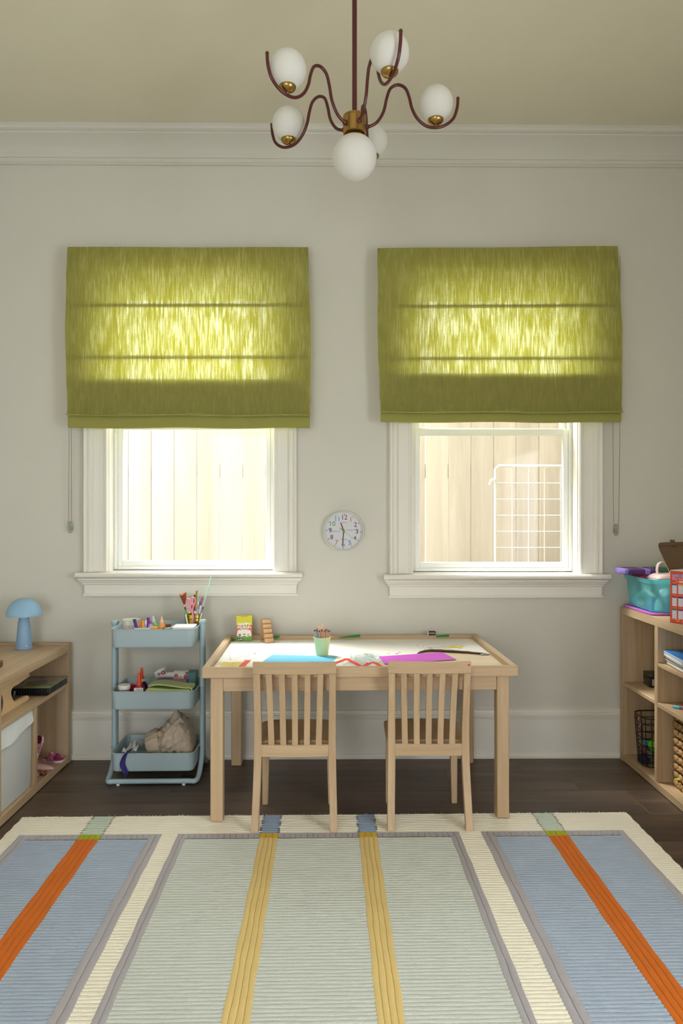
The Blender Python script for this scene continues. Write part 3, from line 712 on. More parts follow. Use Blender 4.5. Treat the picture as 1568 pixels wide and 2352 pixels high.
# ================================================================== CHAIRS
def sq(cx, cy, z, wx, wy, b=.004):
    return [(cx + a, cy + c, z) for a, c in rrect(wx / 2, wy / 2, b, 2)]
def chair(label, loc, rot):
    r = thing('slat_back_chair', label, 'chair', loc, rot, 'small wooden chairs tucked under the table')
    for s_ in (-1, 1):
        st_ = [(.0155, .151, .0152), (.12, .149, .045), (.22, .1465, .066), (.30, .1455, .075), (.40, .1455, .076), (.50, .146, .062), (.614, .1465, .042)]
        lw_ = [.028, .029, .030, .030, .029, .027, .026]
        pts = smooth_path([(s_ * b, c, a) for a, b, c in st_], 4)
        rings = []
        for i, p in enumerate(pts):
            t = i / (len(pts) - 1) * (len(lw_) - 1); k = min(len(lw_) - 2, int(t)); wv = lw_[k] + (lw_[k + 1] - lw_[k]) * (t - k)
            rings.append(sq(p.x, p.y, p.z, wv, .032, .003))
        MB().loft(rings).build('back_leg', M['oakz'], r)
        MB().loft([sq(s_ * .140, .318, 0, .024, .024, .003), sq(s_ * .138, .318, .15, .028, .028, .003), sq(s_ * .136, .315, .317, .030, .030, .003)]).build('front_leg', M['oakz'], r)
        MB().box((s_ * .136 - .009, .092, .270), (s_ * .136 + .009, .300, .316), .002).build('seat_rail', M['oaky'], r)
    def curved(name, xh, z0, z1, y0, sag, th, mat, lean=0.0):
        rings = []
        for k in range(17):
            t = -1 + 2 * k / 16; x = xh * t; yo = y0 - sag * (1 - t * t)
            rings.append([(x, yo - th / 2, z0 + .002), (x, yo - th / 2 - lean, z1 - .003), (x, yo - th / 2 - lean + .003, z1), (x, yo + th / 2 - lean - .003, z1), (x, yo + th / 2 - lean, z1 - .003), (x, yo + th / 2, z0 + .002), (x, yo + th / 2 - .002, z0), (x, yo - th / 2 + .002, z0)])
        return MB().loft(rings).build(name, mat, r, ang=30)
    curved('top_rail', .1605, .6142, .660, .040, .012, .024, M['oakx'], .006)
    curved('lower_rail', .131, .283, .330, .072, .006, .020, M['oakx'])
    MB().box((-.125, .300, .272), (.125, .318, .316), .002).build('seat_rail', M['oakx'], r)
    for k in range(5):
        xt, xb = (k - 2) * .0500, (k - 2) * .0462
        rings = []
        for i in range(9):
            t = i / 8; z = .330 + (.6142 - .330) * t; x = xb + (xt - xb) * t
            ye = .072 - .006 * (1 - (xb / .131) ** 2) + (.040 - .012 * (1 - (xt / .16) ** 2) - .066) * (t ** 1.4) + .004 * math.sin(t * PI)
            rings.append(sq(x, ye, z, .0235, .011, .002))
        MB().loft(rings).build('slat', M['oakz'], r)
    # scooped seat with rounded front corners
    out = []
    for k in range(24):
        t = k / 23
    yb_, yf_ = .094, .402
    def wid(v):
        return .130 + (.162 - .130) * min(1, v / .12) ** .5 if v < .12 else .162 - .004 * v
    def seat(top):
        def fn(u, v):
            w2 = wid(v)
            vv = v
            if v > .86: w2 *= math.sqrt(max(0, 1 - ((v - .86) / .14) ** 2 * .42))
            x = w2 * (2 * u - 1); y = yb_ + (yf_ - yb_) * v - .012 * (2 * u - 1) ** 2 * v
            e = min(1, min(u, 1 - u) * 12) * min(1, min(v + .05, 1 - v) * 12)
            z = .340 - .004 * (1 - (2 * u - 1) ** 2) * math.sin(PI * min(1, v * 1.05)) if top else .317
            if top: z -= .006 * (1 - e) ** 2
            return (x, y, z)
        return fn
    nu, nv = 20, 20
    mb = MB(); f1, f2 = seat(True), seat(False)
    T = [[f1(i / nu, j / nv) for j in range(nv + 1)] for i in range(nu + 1)]; Bm = [[f2(i / nu, j / nv) for j in range(nv + 1)] for i in range(nu + 1)]
    vs = [q for rr in T for q in rr] + [q for rr in Bm for q in rr]; o2 = (nu + 1) * (nv + 1); fs = []
    ix_ = lambda i, j: i * (nv + 1) + j
    for i in range(nu):
        for j in range(nv):
            fs.append((ix_(i, j), ix_(i + 1, j), ix_(i + 1, j + 1), ix_(i, j + 1))); fs.append((o2 + ix_(i, j), o2 + ix_(i, j + 1), o2 + ix_(i + 1, j + 1), o2 + ix_(i + 1, j)))
        for j in (0, nv): fs.append((ix_(i, j), ix_(i + 1, j), o2 + ix_(i + 1, j), o2 + ix_(i, j)))
    for j in range(nv):
        for i in (0, nu): fs.append((ix_(i, j), ix_(i, j + 1), o2 + ix_(i, j + 1), o2 + ix_(i, j)))
    mb.add(vs, fs).build('seat', M['oaky'], r, ang=40)
    return r
c1 = chair('small oak chair tucked in on the pencil cup side of the table', room(-.181, 2.795, 0), YAW + math.radians(.6))
c2 = chair('small oak chair with red sticker dot, tucked in by the magenta paper', room(.342, 2.808, 0), YAW + math.radians(.2))
MB().lathe([(.0045, 0), (.0045, .0006)], 10).build('sticker', plain('sticker_red', (214, 40, 70), .6), c2, (.151, .0205, .648), (PI / 2, 0, 0))


# ================================================================== ROLLING CART
crot = YAW
crot = YAW + math.radians(1.2)
cart = thing('rolling_cart', 'blue-grey metal three-tier cart without wheels beside the table', 'cart', room(-.868, 3.47, 0), crot)
# local: x along the front, y towards the wall, origin between the posts
tx0, tx1, ty0, ty1 = -.186, .1935, -.145, .135
def tray_mesh(h):
    mb = MB(); cxx, cyy = (tx0 + tx1) / 2, (ty0 + ty1) / 2; a, b = (tx1 - tx0) / 2, (ty1 - ty0) / 2
    def R_(sh, z, rr): return [(x, y, z) for x, y in rrect(a - sh, b - sh, max(.004, rr - sh), 6, cxx, cyy)]
    rr = .032
    mb.loft([R_(.008, 0, rr), R_(.005, .003, rr), R_(.004, .006, rr), R_(0, h - .004, rr), R_(-.003, h - .003, rr), R_(-.004, h, rr), R_(-.003, h + .002, rr), R_(.001, h + .0015, rr), R_(.003, h - .002, rr), R_(.006, .006, rr), R_(.010, .003, rr)])
    return mb.mesh('tray', M['cart'], ang=40)
TRZ = [.059, .340, .622]; TH = .083
for z in TRZ: put('tray', tray_mesh(TH), cart, (0, 0, z))
def foot_loop(sg):                                   # one bent tube: post, floor bar, post
    y0 = sg * .017; yf = -.150 if sg < 0 else .150
    xa, xb = -.2035, .209
    half = [(xa, y0, .715), (xa, y0, .40), (xa, y0, .15), (xa, y0 + (yf - y0) * .10, .085), (xa + .001, y0 + (yf - y0) * .36, .045), (xa + .002, y0 + (yf - y0) * .62, .026), (xa + .004, y0 + (yf - y0) * .84, .019), (xa + .014, yf + (-.006 if sg < 0 else .006) * .4, .018), (xa + .036, yf, .018), (xa + .08, yf, .018)]
    other = [(xb + (xa - x), y, z) for x, y, z in half][::-1]
    MB().tube(smooth_path(half + other, 5), .0115, 12).build('post_tube', M['cartplain'], cart)
    for x in (xa + .055, xb - .06): MB().lathe([(.007, 0), (.008, .003), (.006, .009)], 12, c=(x, yf, 0)).build('foot', M['white'], cart)
foot_loop(-1); foot_loop(1)
for x in (-.2035, .209):
    for y_ in (-.017, .017): MB().lathe([(.0115, .712), (.0145, .714), (.0145, .724), (.011, .728)], 16, c=(x, y_, 0)).build('post_cap', M['cartplain'], cart)
    for z in TRZ[:2]:
        MB().box((x - .0125, -.030, z + TH - .008), (x + .0125, .030, z + TH - .003), .002).build('clip', M['cartplain'], cart)
def onc(px, py, d, z): return at_d(px, py, d)       # (helper name kept short)
CDR = crot - YAW
def cloc(lx, ly, z): return room(-.868 + lx * math.cos(CDR) - ly * math.sin(CDR), 3.47 + ly * math.cos(CDR) + lx * math.sin(CDR), z)
Z1 = TRZ[2] + .0065; Z2 = TRZ[1] + .0065; Z3 = TRZ[0] + .0065
def cx_at(px, ly): return (px - CX) / F * (3.47 + ly) + .868      # local x in the cart for a pixel column at that depth
# --- top tray
def cup(name, label, r0, r1, h, mat, loc, grp=None, cat='cup'):
    return tag(MB().lathe([(r0, 0), (r1, h - .003), (r1 + .002, h - .002), (r1 + .002, h), (r1 + .0008, h), (r1 - .0010, h - .004), (r0 - .0010, .0015)], 28).build(name, mat, None, loc), label, cat, grp)
yc = -.028
cxx = cx_at(301.5, yc)
for i, (rgb, lb) in enumerate((((176, 206, 196), 'mint green cup, lowest in the nested stack on the cart'), ((228, 200, 198), 'pale pink cup in the middle of the nested stack on the cart'), ((222, 224, 208), 'creamy white cup on top of the nested stack on the cart'))):
    cup('stacking_cup', lb, .0330, .0385, .060, plain('cup_%d' % i, rgb, .4), cloc(cxx, yc, Z1 + .0001 + .0240 * i), 'nested cups on the top tray')
yd = -.095
dish = MB().loft([[(a, b, z) for a, b in rrect(.034 - sh, .022 - sh, .008)] for sh, z in ((.004, 0), (0, .004), (-.002, .079), (-.001, .081), (.001, .080), (.003, .006), (.006, .004))])
dz_ = cx_at(327, yd)
tag(dish.build('pen_holder', plain('holder_grey', (206, 208, 216), .4), None, cloc(dz_, yd, Z1)), 'small pale grey holder full of pens on the top tray', 'holder')
def stick(name, label, cat, p0, p1, r, rgb, tip=None, grp=None, n=10, tiplen=.2, rough=.4, cap=True):
    v0, v1 = Vector(p0), Vector(p1); L = (v1 - v0).length
    q = (v1 - v0).to_track_quat('Z', 'Y').to_euler()
    m_ = plain('stick_%d_%d_%d' % tuple(int(c) for c in rgb), rgb, rough)
    if tip is None:
        o = MB().lathe([(r * .7, 0), (r, r * .4), (r, L - r * .4), (r * .7, L)], n).build(name, m_, None, v0, q); return tag(o, label, cat, grp)
    o = thing(name, label, cat, v0, q, grp)
    MB().lathe([(r * .7, 0), (r, r * .4), (r, L * (1 - tiplen))], n).build('barrel', m_, o)
    MB().lathe([(r * 1.05, L * (1 - tiplen)), (r * 1.05, L - r), (r * .5, L)], n).build('cap' if cap else 'tip', plain('stick_%d_%d_%d' % tuple(int(c) for c in tip), tip, rough), o)
    return o
def cpt(px, py, ly): 
    return at_d(px, py, 3.47 + ly)
def cstick(name, label, cat, pxy, ly, r, rgb, base=None, zb=None, **k):
    p1 = cpt(pxy[0], pxy[1], ly); lx = cx_at(base if base else pxy[0], ly)
    p0 = cloc(lx, ly, (zb if zb is not None else Z1) + .003); return stick(name, label, cat, p0, p1, r, rgb, **k)
cstick('marker', 'fat purple marker leaning in the grey pen holder', 'marker', (308, 1422), -.100, .0075, (72, 44, 120), base=321, zb=Z1 + .008)
cstick('crayon', 'orange crayon standing in the grey pen holder', 'crayon', (321.5, 1426), -.095, .0048, (214, 128, 62), base=323, zb=Z1 + .008)
cstick('crayon', 'yellow-orange fat crayon in the grey pen holder', 'crayon', (328.5, 1426), -.098, .0068, (240, 158, 36), base=328, zb=Z1 + .008)
cstick('pen', 'white and lilac pen in the grey pen holder', 'pen', (335, 1424), -.093, .0038, (196, 176, 214), base=333, zb=Z1 + .008, tip=(240, 238, 240))
cstick('pen', 'dark blue pen at the back of the grey pen holder', 'pen', (339.5, 1418), -.085, .0042, (52, 44, 150), base=334, zb=Z1 + .008)
def paint_bottle(label, px, ly, rgb, nozzle, h, lean=0.0, grp='pastel paint bottles on the top tray'):
    lx = cx_at(px, ly); o = thing('paint_bottle', label, 'bottle', cloc(lx, ly, Z1 + .0002), (0, lean, 0), grp)
    MB().lathe([(.012, 0), (.0155, .003), (.0165, .012), (.0165, h * .45), (.0135, h * .52), (.0165, h * .60), (.014, h * .68), (.009, h * .74), (.008, h * .78)], 24).build('body', plain('bottle_%d%d%d' % rgb, rgb, .3), o)
    MB().lathe([(.0095, h * .76), (.0095, h * .84), (.006, h * .87), (.0045, h * .95), (.003, h)], 18).build('nozzle', plain('nozzle_%d%d%d' % nozzle, nozzle, .35), o)
paint_bottle('lilac paint bottle with magenta nozzle beside the pen holder', 347, -.050, (206, 150, 226), (170, 40, 176), .118, -.10)
paint_bottle('green paint bottle with pale mint nozzle behind the yellow block', 357, -.008, (140, 222, 128), (214, 236, 222), .120, -.10)
paint_bottle('orange paint bottle with peach nozzle on the top tray', 370.5, -.055, (244, 170, 92), (244, 196, 160), .123, 0)
tag(MB().box((-.014, -.012, 0), (.014, .012, .082), .002).build('wooden_block', plain('block_orange', (232, 168, 70), .5), None, cloc(cx_at(354, -.095), -.095, Z1), .1), 'upright orange-yellow block in front of the paint bottles', 'block')
for i, (pa, pb, rgb, lb) in enumerate((((380, 1443), (393, 1437.5), (150, 84, 44), 'brown crayon lying uppermost on the top tray'), ((380.5, 1446.5), (393, 1443), (120, 62, 34), 'darker brown crayon lying under the other brown crayon'))):
    a, b = cpt(pa[0], pa[1], -.06), cpt(pb[0], pb[1], -.045); a.z = Z1 + .0745 + .0046 + (.0086 if i == 0 else 0); b.z = a.z; stick('crayon', lb, 'crayon', a, b, .0042, rgb)
tag(MB().box((cx_at(380, -.06), -.10, 0), (cx_at(394, -.06), -.02, .0745), .003).build('small_box', plain('box_grey', (150, 160, 160), .6), None, room(-.868, 3.47, Z1), crot), 'small grey box under the brown crayons', 'box')
pal = MB(); a0, a1 = cx_at(397, -.08), cx_at(446, -.08)
pal.loft([[(x, y, z) for x, y in rrect((a1 - a0) / 2 - sh, .05 - sh, .01, 4)] for sh, z in ((.006, 0), (0, .080), (-.002, .082), (.001, .083), (.004, .080), (.008, .078))])
tag(pal.build('paper_tray', M['white'], None, cloc((a0 + a1) / 2, -.068, Z1), crot), 'shallow white paper tray in front of the brass bucket', 'tray')
# brass bucket of brushes
bly = .075; blx = cx_at(443, bly); bk = thing('brush_bucket', 'shiny brass bucket holding brushes on the top tray', 'bucket', cloc(blx, bly, Z1), crot)
bm_ = mottled('hammered_brass', [(206, 170, 60), (226, 196, 92), (176, 138, 44), (238, 214, 120)], 45, .16); bm_.node_tree.nodes['Principled BSDF'].inputs['Metallic'].default_value = 1
MB().lathe([(.029, 0), (.030, .003), (.0385, .112), (.041, .114), (.0415, .117), (.040, .119), (.037, .116), (.028, .004)], 40).build('body', bm_, bk)
for z in (.04, .075, .098): MB().lathe([(.0296 + .0078 * z / .1 + .0010, z - .002), (.0296 + .0078 * z / .1 + .0022, z), (.0296 + .0078 * z / .1 + .0012, z + .002)], 40, caps=False).build('band', bm_, bk)
bz = Z1 + .006
def bpt(px, py, dl=0.0): return at_d(px, py, 3.47 + bly + dl)
def binb(px, dl=0.0): return cloc(cx_at(443 + (px - 446) * .5, bly + dl), bly + dl * .5, bz)
def brush(label, pxy, base, dl, rgb, bristle, r=.0035):
    p0, p1 = binb(base, dl), bpt(pxy[0], pxy[1], dl); L = (p1 - p0).length; o = thing('paint_brush', label, 'brush', p0, (p1 - p0).to_track_quat('Z', 'Y').to_euler(), 'paint brushes in the brass bucket')
    MB().lathe([(r * .8, 0), (r * 1.2, L * .4), (r, L * .78)], 8).build('handle', plain('brush_%d_%d_%d' % rgb, rgb, .35), o)
    MB().lathe([(r * 1.2, L * .78), (r * 1.3, L * .90)], 8).build('ferrule', M['steel'], o)
    MB().lathe([(r * 1.2, L * .90), (r * 1.4, L * .95), (r * .2, L)], 8).build('bristles', plain('bristle_%d_%d_%d' % bristle, bristle, .9), o)
brush('white brush with brown bristles standing in front of the brass bucket', (441, 1389), 443, -.020, (236, 232, 232), (150, 90, 60))
brush('pearl brush with tan bristles in the middle of the brass bucket', (451, 1388), 449, -.022, (232, 226, 236), (200, 160, 110))
brush('lilac brush with white bristles in the brass bucket', (456.5, 1380), 452, -.012, (206, 190, 226), (230, 226, 210), .003)
brush('white brush with black bristles beside the purple pen', (458.5, 1381), 455, .004, (240, 238, 236), (30, 26, 30), .003)
brush('slim white brush leaning out towards the paint bottles', (424, 1393), 437, -.015, (240, 236, 230), (120, 70, 40), .003)
brush('pale pink brush low in the front of the brass bucket', (447, 1402), 446, -.030, (226, 196, 210), (240, 232, 226), .003)
brush('white brush leaning against the purple pen side of the bucket', (467, 1392), 457, -.010, (238, 236, 238), (130, 74, 60), .003)
cstick('marker', 'green-tipped white pen low in the brass bucket', 'marker', (425, 1402), .035, .004, (238, 240, 238), base=436, tip=(70, 190, 90), tiplen=.14)
# fan brush
p0, p1 = binb(438, .006), bpt(424, 1386, .006); fb = thing('fan_brush', 'large makeup brush with reddish-brown fanned bristles in the bucket', 'brush', p0, (p1 - p0).to_track_quat('Z', 'Y').to_euler())
L = (p1 - p0).length
MB().lathe([(.003, 0), (.0045, L)], 10).build('handle', plain('brush_240_236_230', (240, 236, 230), .35), fb)
fan = []
for k in range(7):
    t = k / 6; wv = .006 + .030 * t ** .7; fan.append([(wv * 0.98 * math.cos(a) * (1 if 1 else 0), .010 * math.sin(a) * (.6 + t), L - .004 + .056 * t * (1 - .16 * (math.cos(a)) ** 2 * t)) for a in [2 * PI * q / 24 for q in range(24)]])
MB().loft(fan).build('bristles', plain('bristle_fan', (150, 82, 46), .95, bump=1.0, bscale=500, var=.25, vscale=120), fb, ang=70)
# scissors handles
sp0 = bpt(438, 1412, -.018)
scs = thing('scissors', 'pink handled child scissors standing in the brass bucket', 'scissors', room((443 - CX) / F * 3.507, 3.507, bz), crot)
pk = plain('scissor_pink', (232, 140, 160), .35)
for sgn, cxp, rx, rz, cyp in ((-1, 432.5, .0105, .0235, 1387), (1, 443.5, .0095, .0165, 1380.5)):
    q = at_d(cxp, cyp, 3.507); lx = (q - scs.location).length; lx = (cxp - 443) / F * 3.507; lz = q.z - bz
    ring = [(lx + rx * math.cos(t), 0, lz + rz * math.sin(t)) for t in [2 * PI * k / 24 for k in range(24)]]
    MB().tube(ring, .0042, 8, loop=True).build('handle', pk, scs)
    MB().tube(smooth_path([(lx + rx * .5, 0, lz - rz * .8), (-.002, 0, lz - .045), (-.001, 0, .055)], 4), .0042, 8).build('shank', pk, scs)
MB().prism([(-.005, .004), (.003, .004), (.001, .06), (-.004, .06)], -.001, .001, 'y').build('blade', M['steel'], scs)
def lean_stick(name, label, cat, pxy, base, dl, r, rgb, **k):
    return stick(name, label, cat, binb(base, dl), bpt(pxy[0], pxy[1], dl), r, rgb, **k)
lean_stick('pencil', 'black pencil behind the pink scissors in the brass bucket', 'pencil', (446.5, 1366), 449, .018, .0038, (26, 24, 26), n=6)
lean_stick('ruler_stick', 'flat orange-brown stick tall in the brass bucket', 'stick', (451.5, 1357), 449, .020, .0045, (196, 122, 40), n=4)
lean_stick('drinking_straw', 'short green straw beside the orange-brown stick', 'straw', (454.5, 1353), 452, .022, .0022, (126, 200, 140))
lean_stick('drinking_straw', 'long pale green straw leaning tall out of the bucket', 'straw', (485, 1324), 456, .012, .0026, (176, 236, 206))
lean_stick('pen', 'white pen with purple clip leaning in the brass bucket', 'pen', (464.5, 1372), 455, -.004, .0052, (236, 232, 240), tip=(150, 90, 160), tiplen=.20)
# --- middle tray
jl = .0
ly = -.085; jar = thing('paint_jar', 'small white lidded jar on the middle tray', 'jar', cloc(cx_at(285, ly), ly, Z2), 0)
MB().lathe([(.024, 0), (.027, .003), (.027, .066), (.024, .072), (.022, .076)], 28).build('body', clear('jar_plastic', (230, 226, 226), .75, body=(216, 210, 210)), jar)
MB().lathe([(.0275, .076), (.0285, .078), (.0285, .092), (.027, .095), (.0, .0955)], 32).build('lid', M['white'], jar)
def glue(label, px, ly, rgb, hb, alpha=.8):
    o = thing('glue_bottle', label, 'bottle', cloc(cx_at(px, ly), ly, Z2), crot, 'orange capped glue bottles on the middle tray')
    rg = [[(x, y, z) for x, y in rrect(a, b, min(a, b) * .7, 5)] for a, b, z in ((.026, .015, 0), (.0275, .0165, .004), (.0275, .0165, hb * .62), (.024, .015, hb * .74), (.012, .011, hb * .84), (.011, .011, hb * .88))]
    MB().loft(rg).build('body', clear('glue_%d%d%d' % rgb, tuple(min(255, v + 60) for v in rgb), alpha, body=rgb), o)
    orange = plain('glue_orange', (226, 70, 24), .35)
    MB().lathe([(.0135, hb * .86), (.0135, hb * .96), (.010, hb), (.0075, hb * 1.10), (.0065, hb * 1.28), (.004, hb * 1.36)], 20).build('cap', orange, o)
    return o
g1 = glue('red glitter glue bottle with white label and orange cap on the cart', 319, -.095, (196, 72, 96), .112)
MB().box((-.020, -.0172, .028), (.022, -.0165, .086), .0002).build('label_sticker', M['white'], g1)
put('lettering', text_mesh('GLUE', .012, plain('label_print', (120, 60, 110), .5), .0001), g1, (.004, -.0173, .078), (PI / 2, 0, 0))
g2 = glue('purple glitter glue bottle with orange cap behind the red one', 325, -.035, (104, 70, 120), .120, .6)
MB().lathe([(.0142, .098), (.0142, .112)], 20).build('collar', M['white'], g2)
rl = MB().lathe([(.014, 0), (.016, .003), (.016, .080), (.010, .086)], 20)
tag(rl.build('paint_pot', plain('pot_red', (176, 40, 44), .3), None, cloc(cx_at(304, -.035), -.035, Z2)), 'small red pot between the white jar and the red glue', 'pot')
# folded green foam sheet
fo = MB(); fpts = smooth_path([(x * .93, y, z) for x, y, z in [(-.104, 0, .096), (-.06, 0, .103), (0, 0, .098), (.07, 0, .088), (.1, 0, .087), (.108, 0, .080), (.1, 0, .072), (.05, 0, .076), (0, 0, .079), (-.06, 0, .083), (-.095, 0, .085), (-.112, 0, .078), (-.113, 0, .060), (-.113, 0, .004)]], 5)
thk = .0028
rg = []
N_ = len(fpts)
for i, p in enumerate(fpts):
    t = (fpts[min(N_ - 1, i + 1)] - fpts[max(0, i - 1)]).normalized(); nn = Vector((-t.z, 0, t.x))
    rg.append([tuple(p + nn * thk + Vector((0, -.045, 0))), tuple(p + nn * thk + Vector((0, .045, 0))), tuple(p - nn * thk + Vector((0, .045, 0))), tuple(p - nn * thk + Vector((0, -.045, 0)))])
green = plain('foam_green', (186, 200, 138), .8)
fg = thing('foam_sheet', 'folded pale green foam sheet on the middle tray', 'foam', cloc(cx_at(394, -.085) - .004, -.080, Z2 + .0005), crot)
fo.loft(rg).build('fold', green, fg); MB().box((-.100, -.0505, .002), (.094, -.0465, .082), .0015).build('front_flap', green, fg)
# gift wrap roll and loose flowered paper
flw = plain('paper_white', (228, 224, 226), .6)
gr = thing('gift_wrap', 'white flowered gift wrap, rolled at the back of the middle tray', 'gift wrap', cloc(0, .055, Z2 + .001), crot)
xa, xb, xm = cx_at(358, .05), cx_at(433, .05), cx_at(400, .05)
m_ = MB(); m_.xf = Matrix.Translation((xa, 0, .108)) @ Matrix.Rotation(PI / 2, 4, 'Y'); m_.lathe([(.0135, 0), (.0135, xm - xa)], 16).build('tube_end', flw, gr) if False else m_.lathe([(.0135, 0), (.0135, xm - xa)], 16)
m_.build('inner_roll', flw, gr)
m_ = MB(); m_.xf = Matrix.Translation((xm, 0, .108)) @ Matrix.Rotation(PI / 2, 4, 'Y'); m_.lathe([(.021, 0), (.0215, xb - xm)], 20).build('outer_roll', flw, gr)
MB().prism([(cx_at(356, .05), .122), (cx_at(366, .05), .138), (cx_at(381, .05), .150), (cx_at(378, .05), .135), (cx_at(366, .05), .118)], -.030, -.028, 'y').build('loose_end', flw, gr)
MB().box((xa + .004, -.02, 0), (xb - .004, .02, .09), .003).build('carton', plain('carton_lilac', (168, 120, 160), .6), gr)
def flower(px, py, ly_, r, rgb, rgb2):
    q = (cx_at(px, .05 + ly_), ly_, H - (py - CY) / F * (3.47 + .05 + ly_) - Z2 - .001)
    mb = MB()
    for k in range(6):
        a = k * PI / 3; mb.lathe([(r * .42, -.0004), (r * .42, .0004)], 8, c=(r * .55 * math.cos(a), r * .55 * math.sin(a), 0))
    o = mb.build('printed_flower', plain('flower_%d' % rgb[0], rgb, .6), gr, q, (PI / 2, 0, 0))
    MB().lathe([(r * .34, -.0004), (r * .34, .0007)], 8).build('flower_centre', plain('flower_c%d' % rgb2[0], rgb2, .6), o)
flower(374, 1545.5, -.0310, .0105, (170, 40, 90), (240, 220, 90)); flower(364, 1549, -.0310, .008, (110, 96, 170), (250, 210, 60))
flower(404, 1553, -.0225, .011, (196, 96, 120), (230, 160, 60)); flower(426, 1555, -.0225, .011, (178, 50, 96), (236, 190, 80)); flower(413.5, 1557, -.0225, .008, (236, 190, 50), (120, 70, 40)); flower(428, 1547, -.0225, .007, (96, 84, 90), (230, 210, 190))
tag(MB().box((cx_at(434, .05), .025, 0), (cx_at(452, .05), .085, .128), .002).build('small_box', plain('box_teal', (72, 118, 122), .5), None, room(-.868, 3.47, Z2), crot), 'teal box at the end of the gift wrap on the cart', 'box')
# --- bottom tray: drawstring bag, cloth, ribbon
linen = plain('bag_linen', (192, 176, 158), .9, bump=.5, bscale=350, var=.06)
bag = thing('drawstring_bag', 'slouched beige drawstring bag in the bottom tray of the cart', 'bag', cloc(.03, -.02, Z3), crot)
def bagring(c, ax, rx, rz, n, wr, ph, nsh=40):
    ax = Vector(ax).normalized(); u = Vector((0, 1, 0)); v = ax.cross(u).normalized(); out = []
    for k in range(nsh):
        a = 2 * PI * k / nsh; w_ = 1 + wr * (math.sin(a * n + ph) + .5 * math.sin(a * (n + 5) + ph * 2.1))
        out.append(tuple(Vector(c) + u * math.cos(a) * rx * w_ + v * math.sin(a) * rz * w_))
    return out
X_ = lambda px: cx_at(px, -.02) - .03
Zp = lambda py: H - (py - CY) / F * 3.45 - Z3
from mathutils import noise as mnoise
def crumple(p, amp, sc):
    q = Vector(p) * sc
    return amp * (abs(mnoise.noise(q)) * 1.6 - .5 + .6 * mnoise.noise(q * 2.3 + Vector((3, 1, 7))))
cen = [(449, 1722, .020, .012), (448, 1716, .045, .040), (445, 1706, .070, .074), (438, 1696, .083, .094), (429, 1690, .088, .106), (419, 1688, .090, .112), (409, 1690, .088, .104), (399, 1693, .084, .090), (389, 1696, .078, .076), (380, 1699, .073, .067), (371, 1702, .069, .060), (364, 1704, .064, .055)]
sp3 = smooth_path([(a, b, 0) for a, b, c, d in cen], 3); sp4 = smooth_path([(c, d, 0) for a, b, c, d in cen], 3)
rings = []
for i, (p, r_) in enumerate(zip(sp3, sp4)):
    ring = bagring((X_(p.x), .0, Zp(p.y) - .004), (-1, 0, -.20), r_.x, r_.y, 5, .012, i * .12, 72); c0 = Vector((X_(p.x), 0, Zp(p.y)))
    out = []
    for q in ring:
        v_ = Vector(q); d_ = (v_ - c0); a_ = crumple((v_.x * 1.0, v_.y, v_.z * 1.0 - v_.x * .7), .022 * min(1, r_.x / .06), 24)
        v_ = v_ + d_.normalized() * a_; out.append((max(-.150, min(.150, v_.x)), v_.y, max(.003, v_.z)))
    rings.append(out)
def clampz(r): return [(x, y, max(z, .003)) for x, y, z in r]
MB().loft(rings, caps=True).build('body', linen, bag, ang=75)
cuff = []
CU = [(372, 1702, .071, .061), (366, 1703.5, .074, .066), (360, 1705, .073, .065), (353, 1706.5, .070, .062), (347, 1708, .066, .058), (343, 1709, .061, .053), (342, 1709.3, .055, .047), (345, 1709, .048, .041), (354, 1707, .040, .034), (368, 1704, .030, .024)]
for i, (px, py, rx, rz) in enumerate(CU):
    ring = bagring((X_(px), 0, Zp(py) - .004), (-1, 0, -.28), rx, rz, 17, .016 + (.02 if 2 < i < 7 else 0), i * .15, 96)
    cuff.append(clampz([tuple(Vector(q) + Vector((crumple(q, .004, 40), 0, crumple(q, .005, 33)))) for q in ring]))
MB().loft(cuff, caps=True).build('gathered_mouth', linen, bag, ang=75)
MB().tube([(x, y, max(.004, z)) for x, y, z in smooth_path([(X_(365), -.068, Zp(1722)), (X_(372), -.080, Zp(1730)), (X_(382), -.088, Zp(1726)), (X_(395), -.088, Zp(1722)), (X_(404), -.075, Zp(1712))], 5)], .0022, 6).build('drawstring', plain('cord_beige', (200, 186, 168), .8), bag)
cl_ = MB()
def cloth(u, v):
    return (-.122 + .074 * u, -.115 + .13 * v, .066 + .012 * math.sin(u * 7 + v * 3) * math.sin(v * 5 + 1) + .007 * math.sin(u * 19 + 6 * v) + .006 * math.sin(v * 23 - u * 9) + .028 * u * (1 - v * .3))
cl_.sheet(cloth, 36, 28)
tag(cl_.build('crumpled_cloth', plain('cloth_white', (206, 204, 204), .85, bump=.2, bscale=300), None, cloc(-.02, 0, Z3), crot, ang=75), 'crumpled white cloth beside the beige bag in the bottom tray', 'cloth')
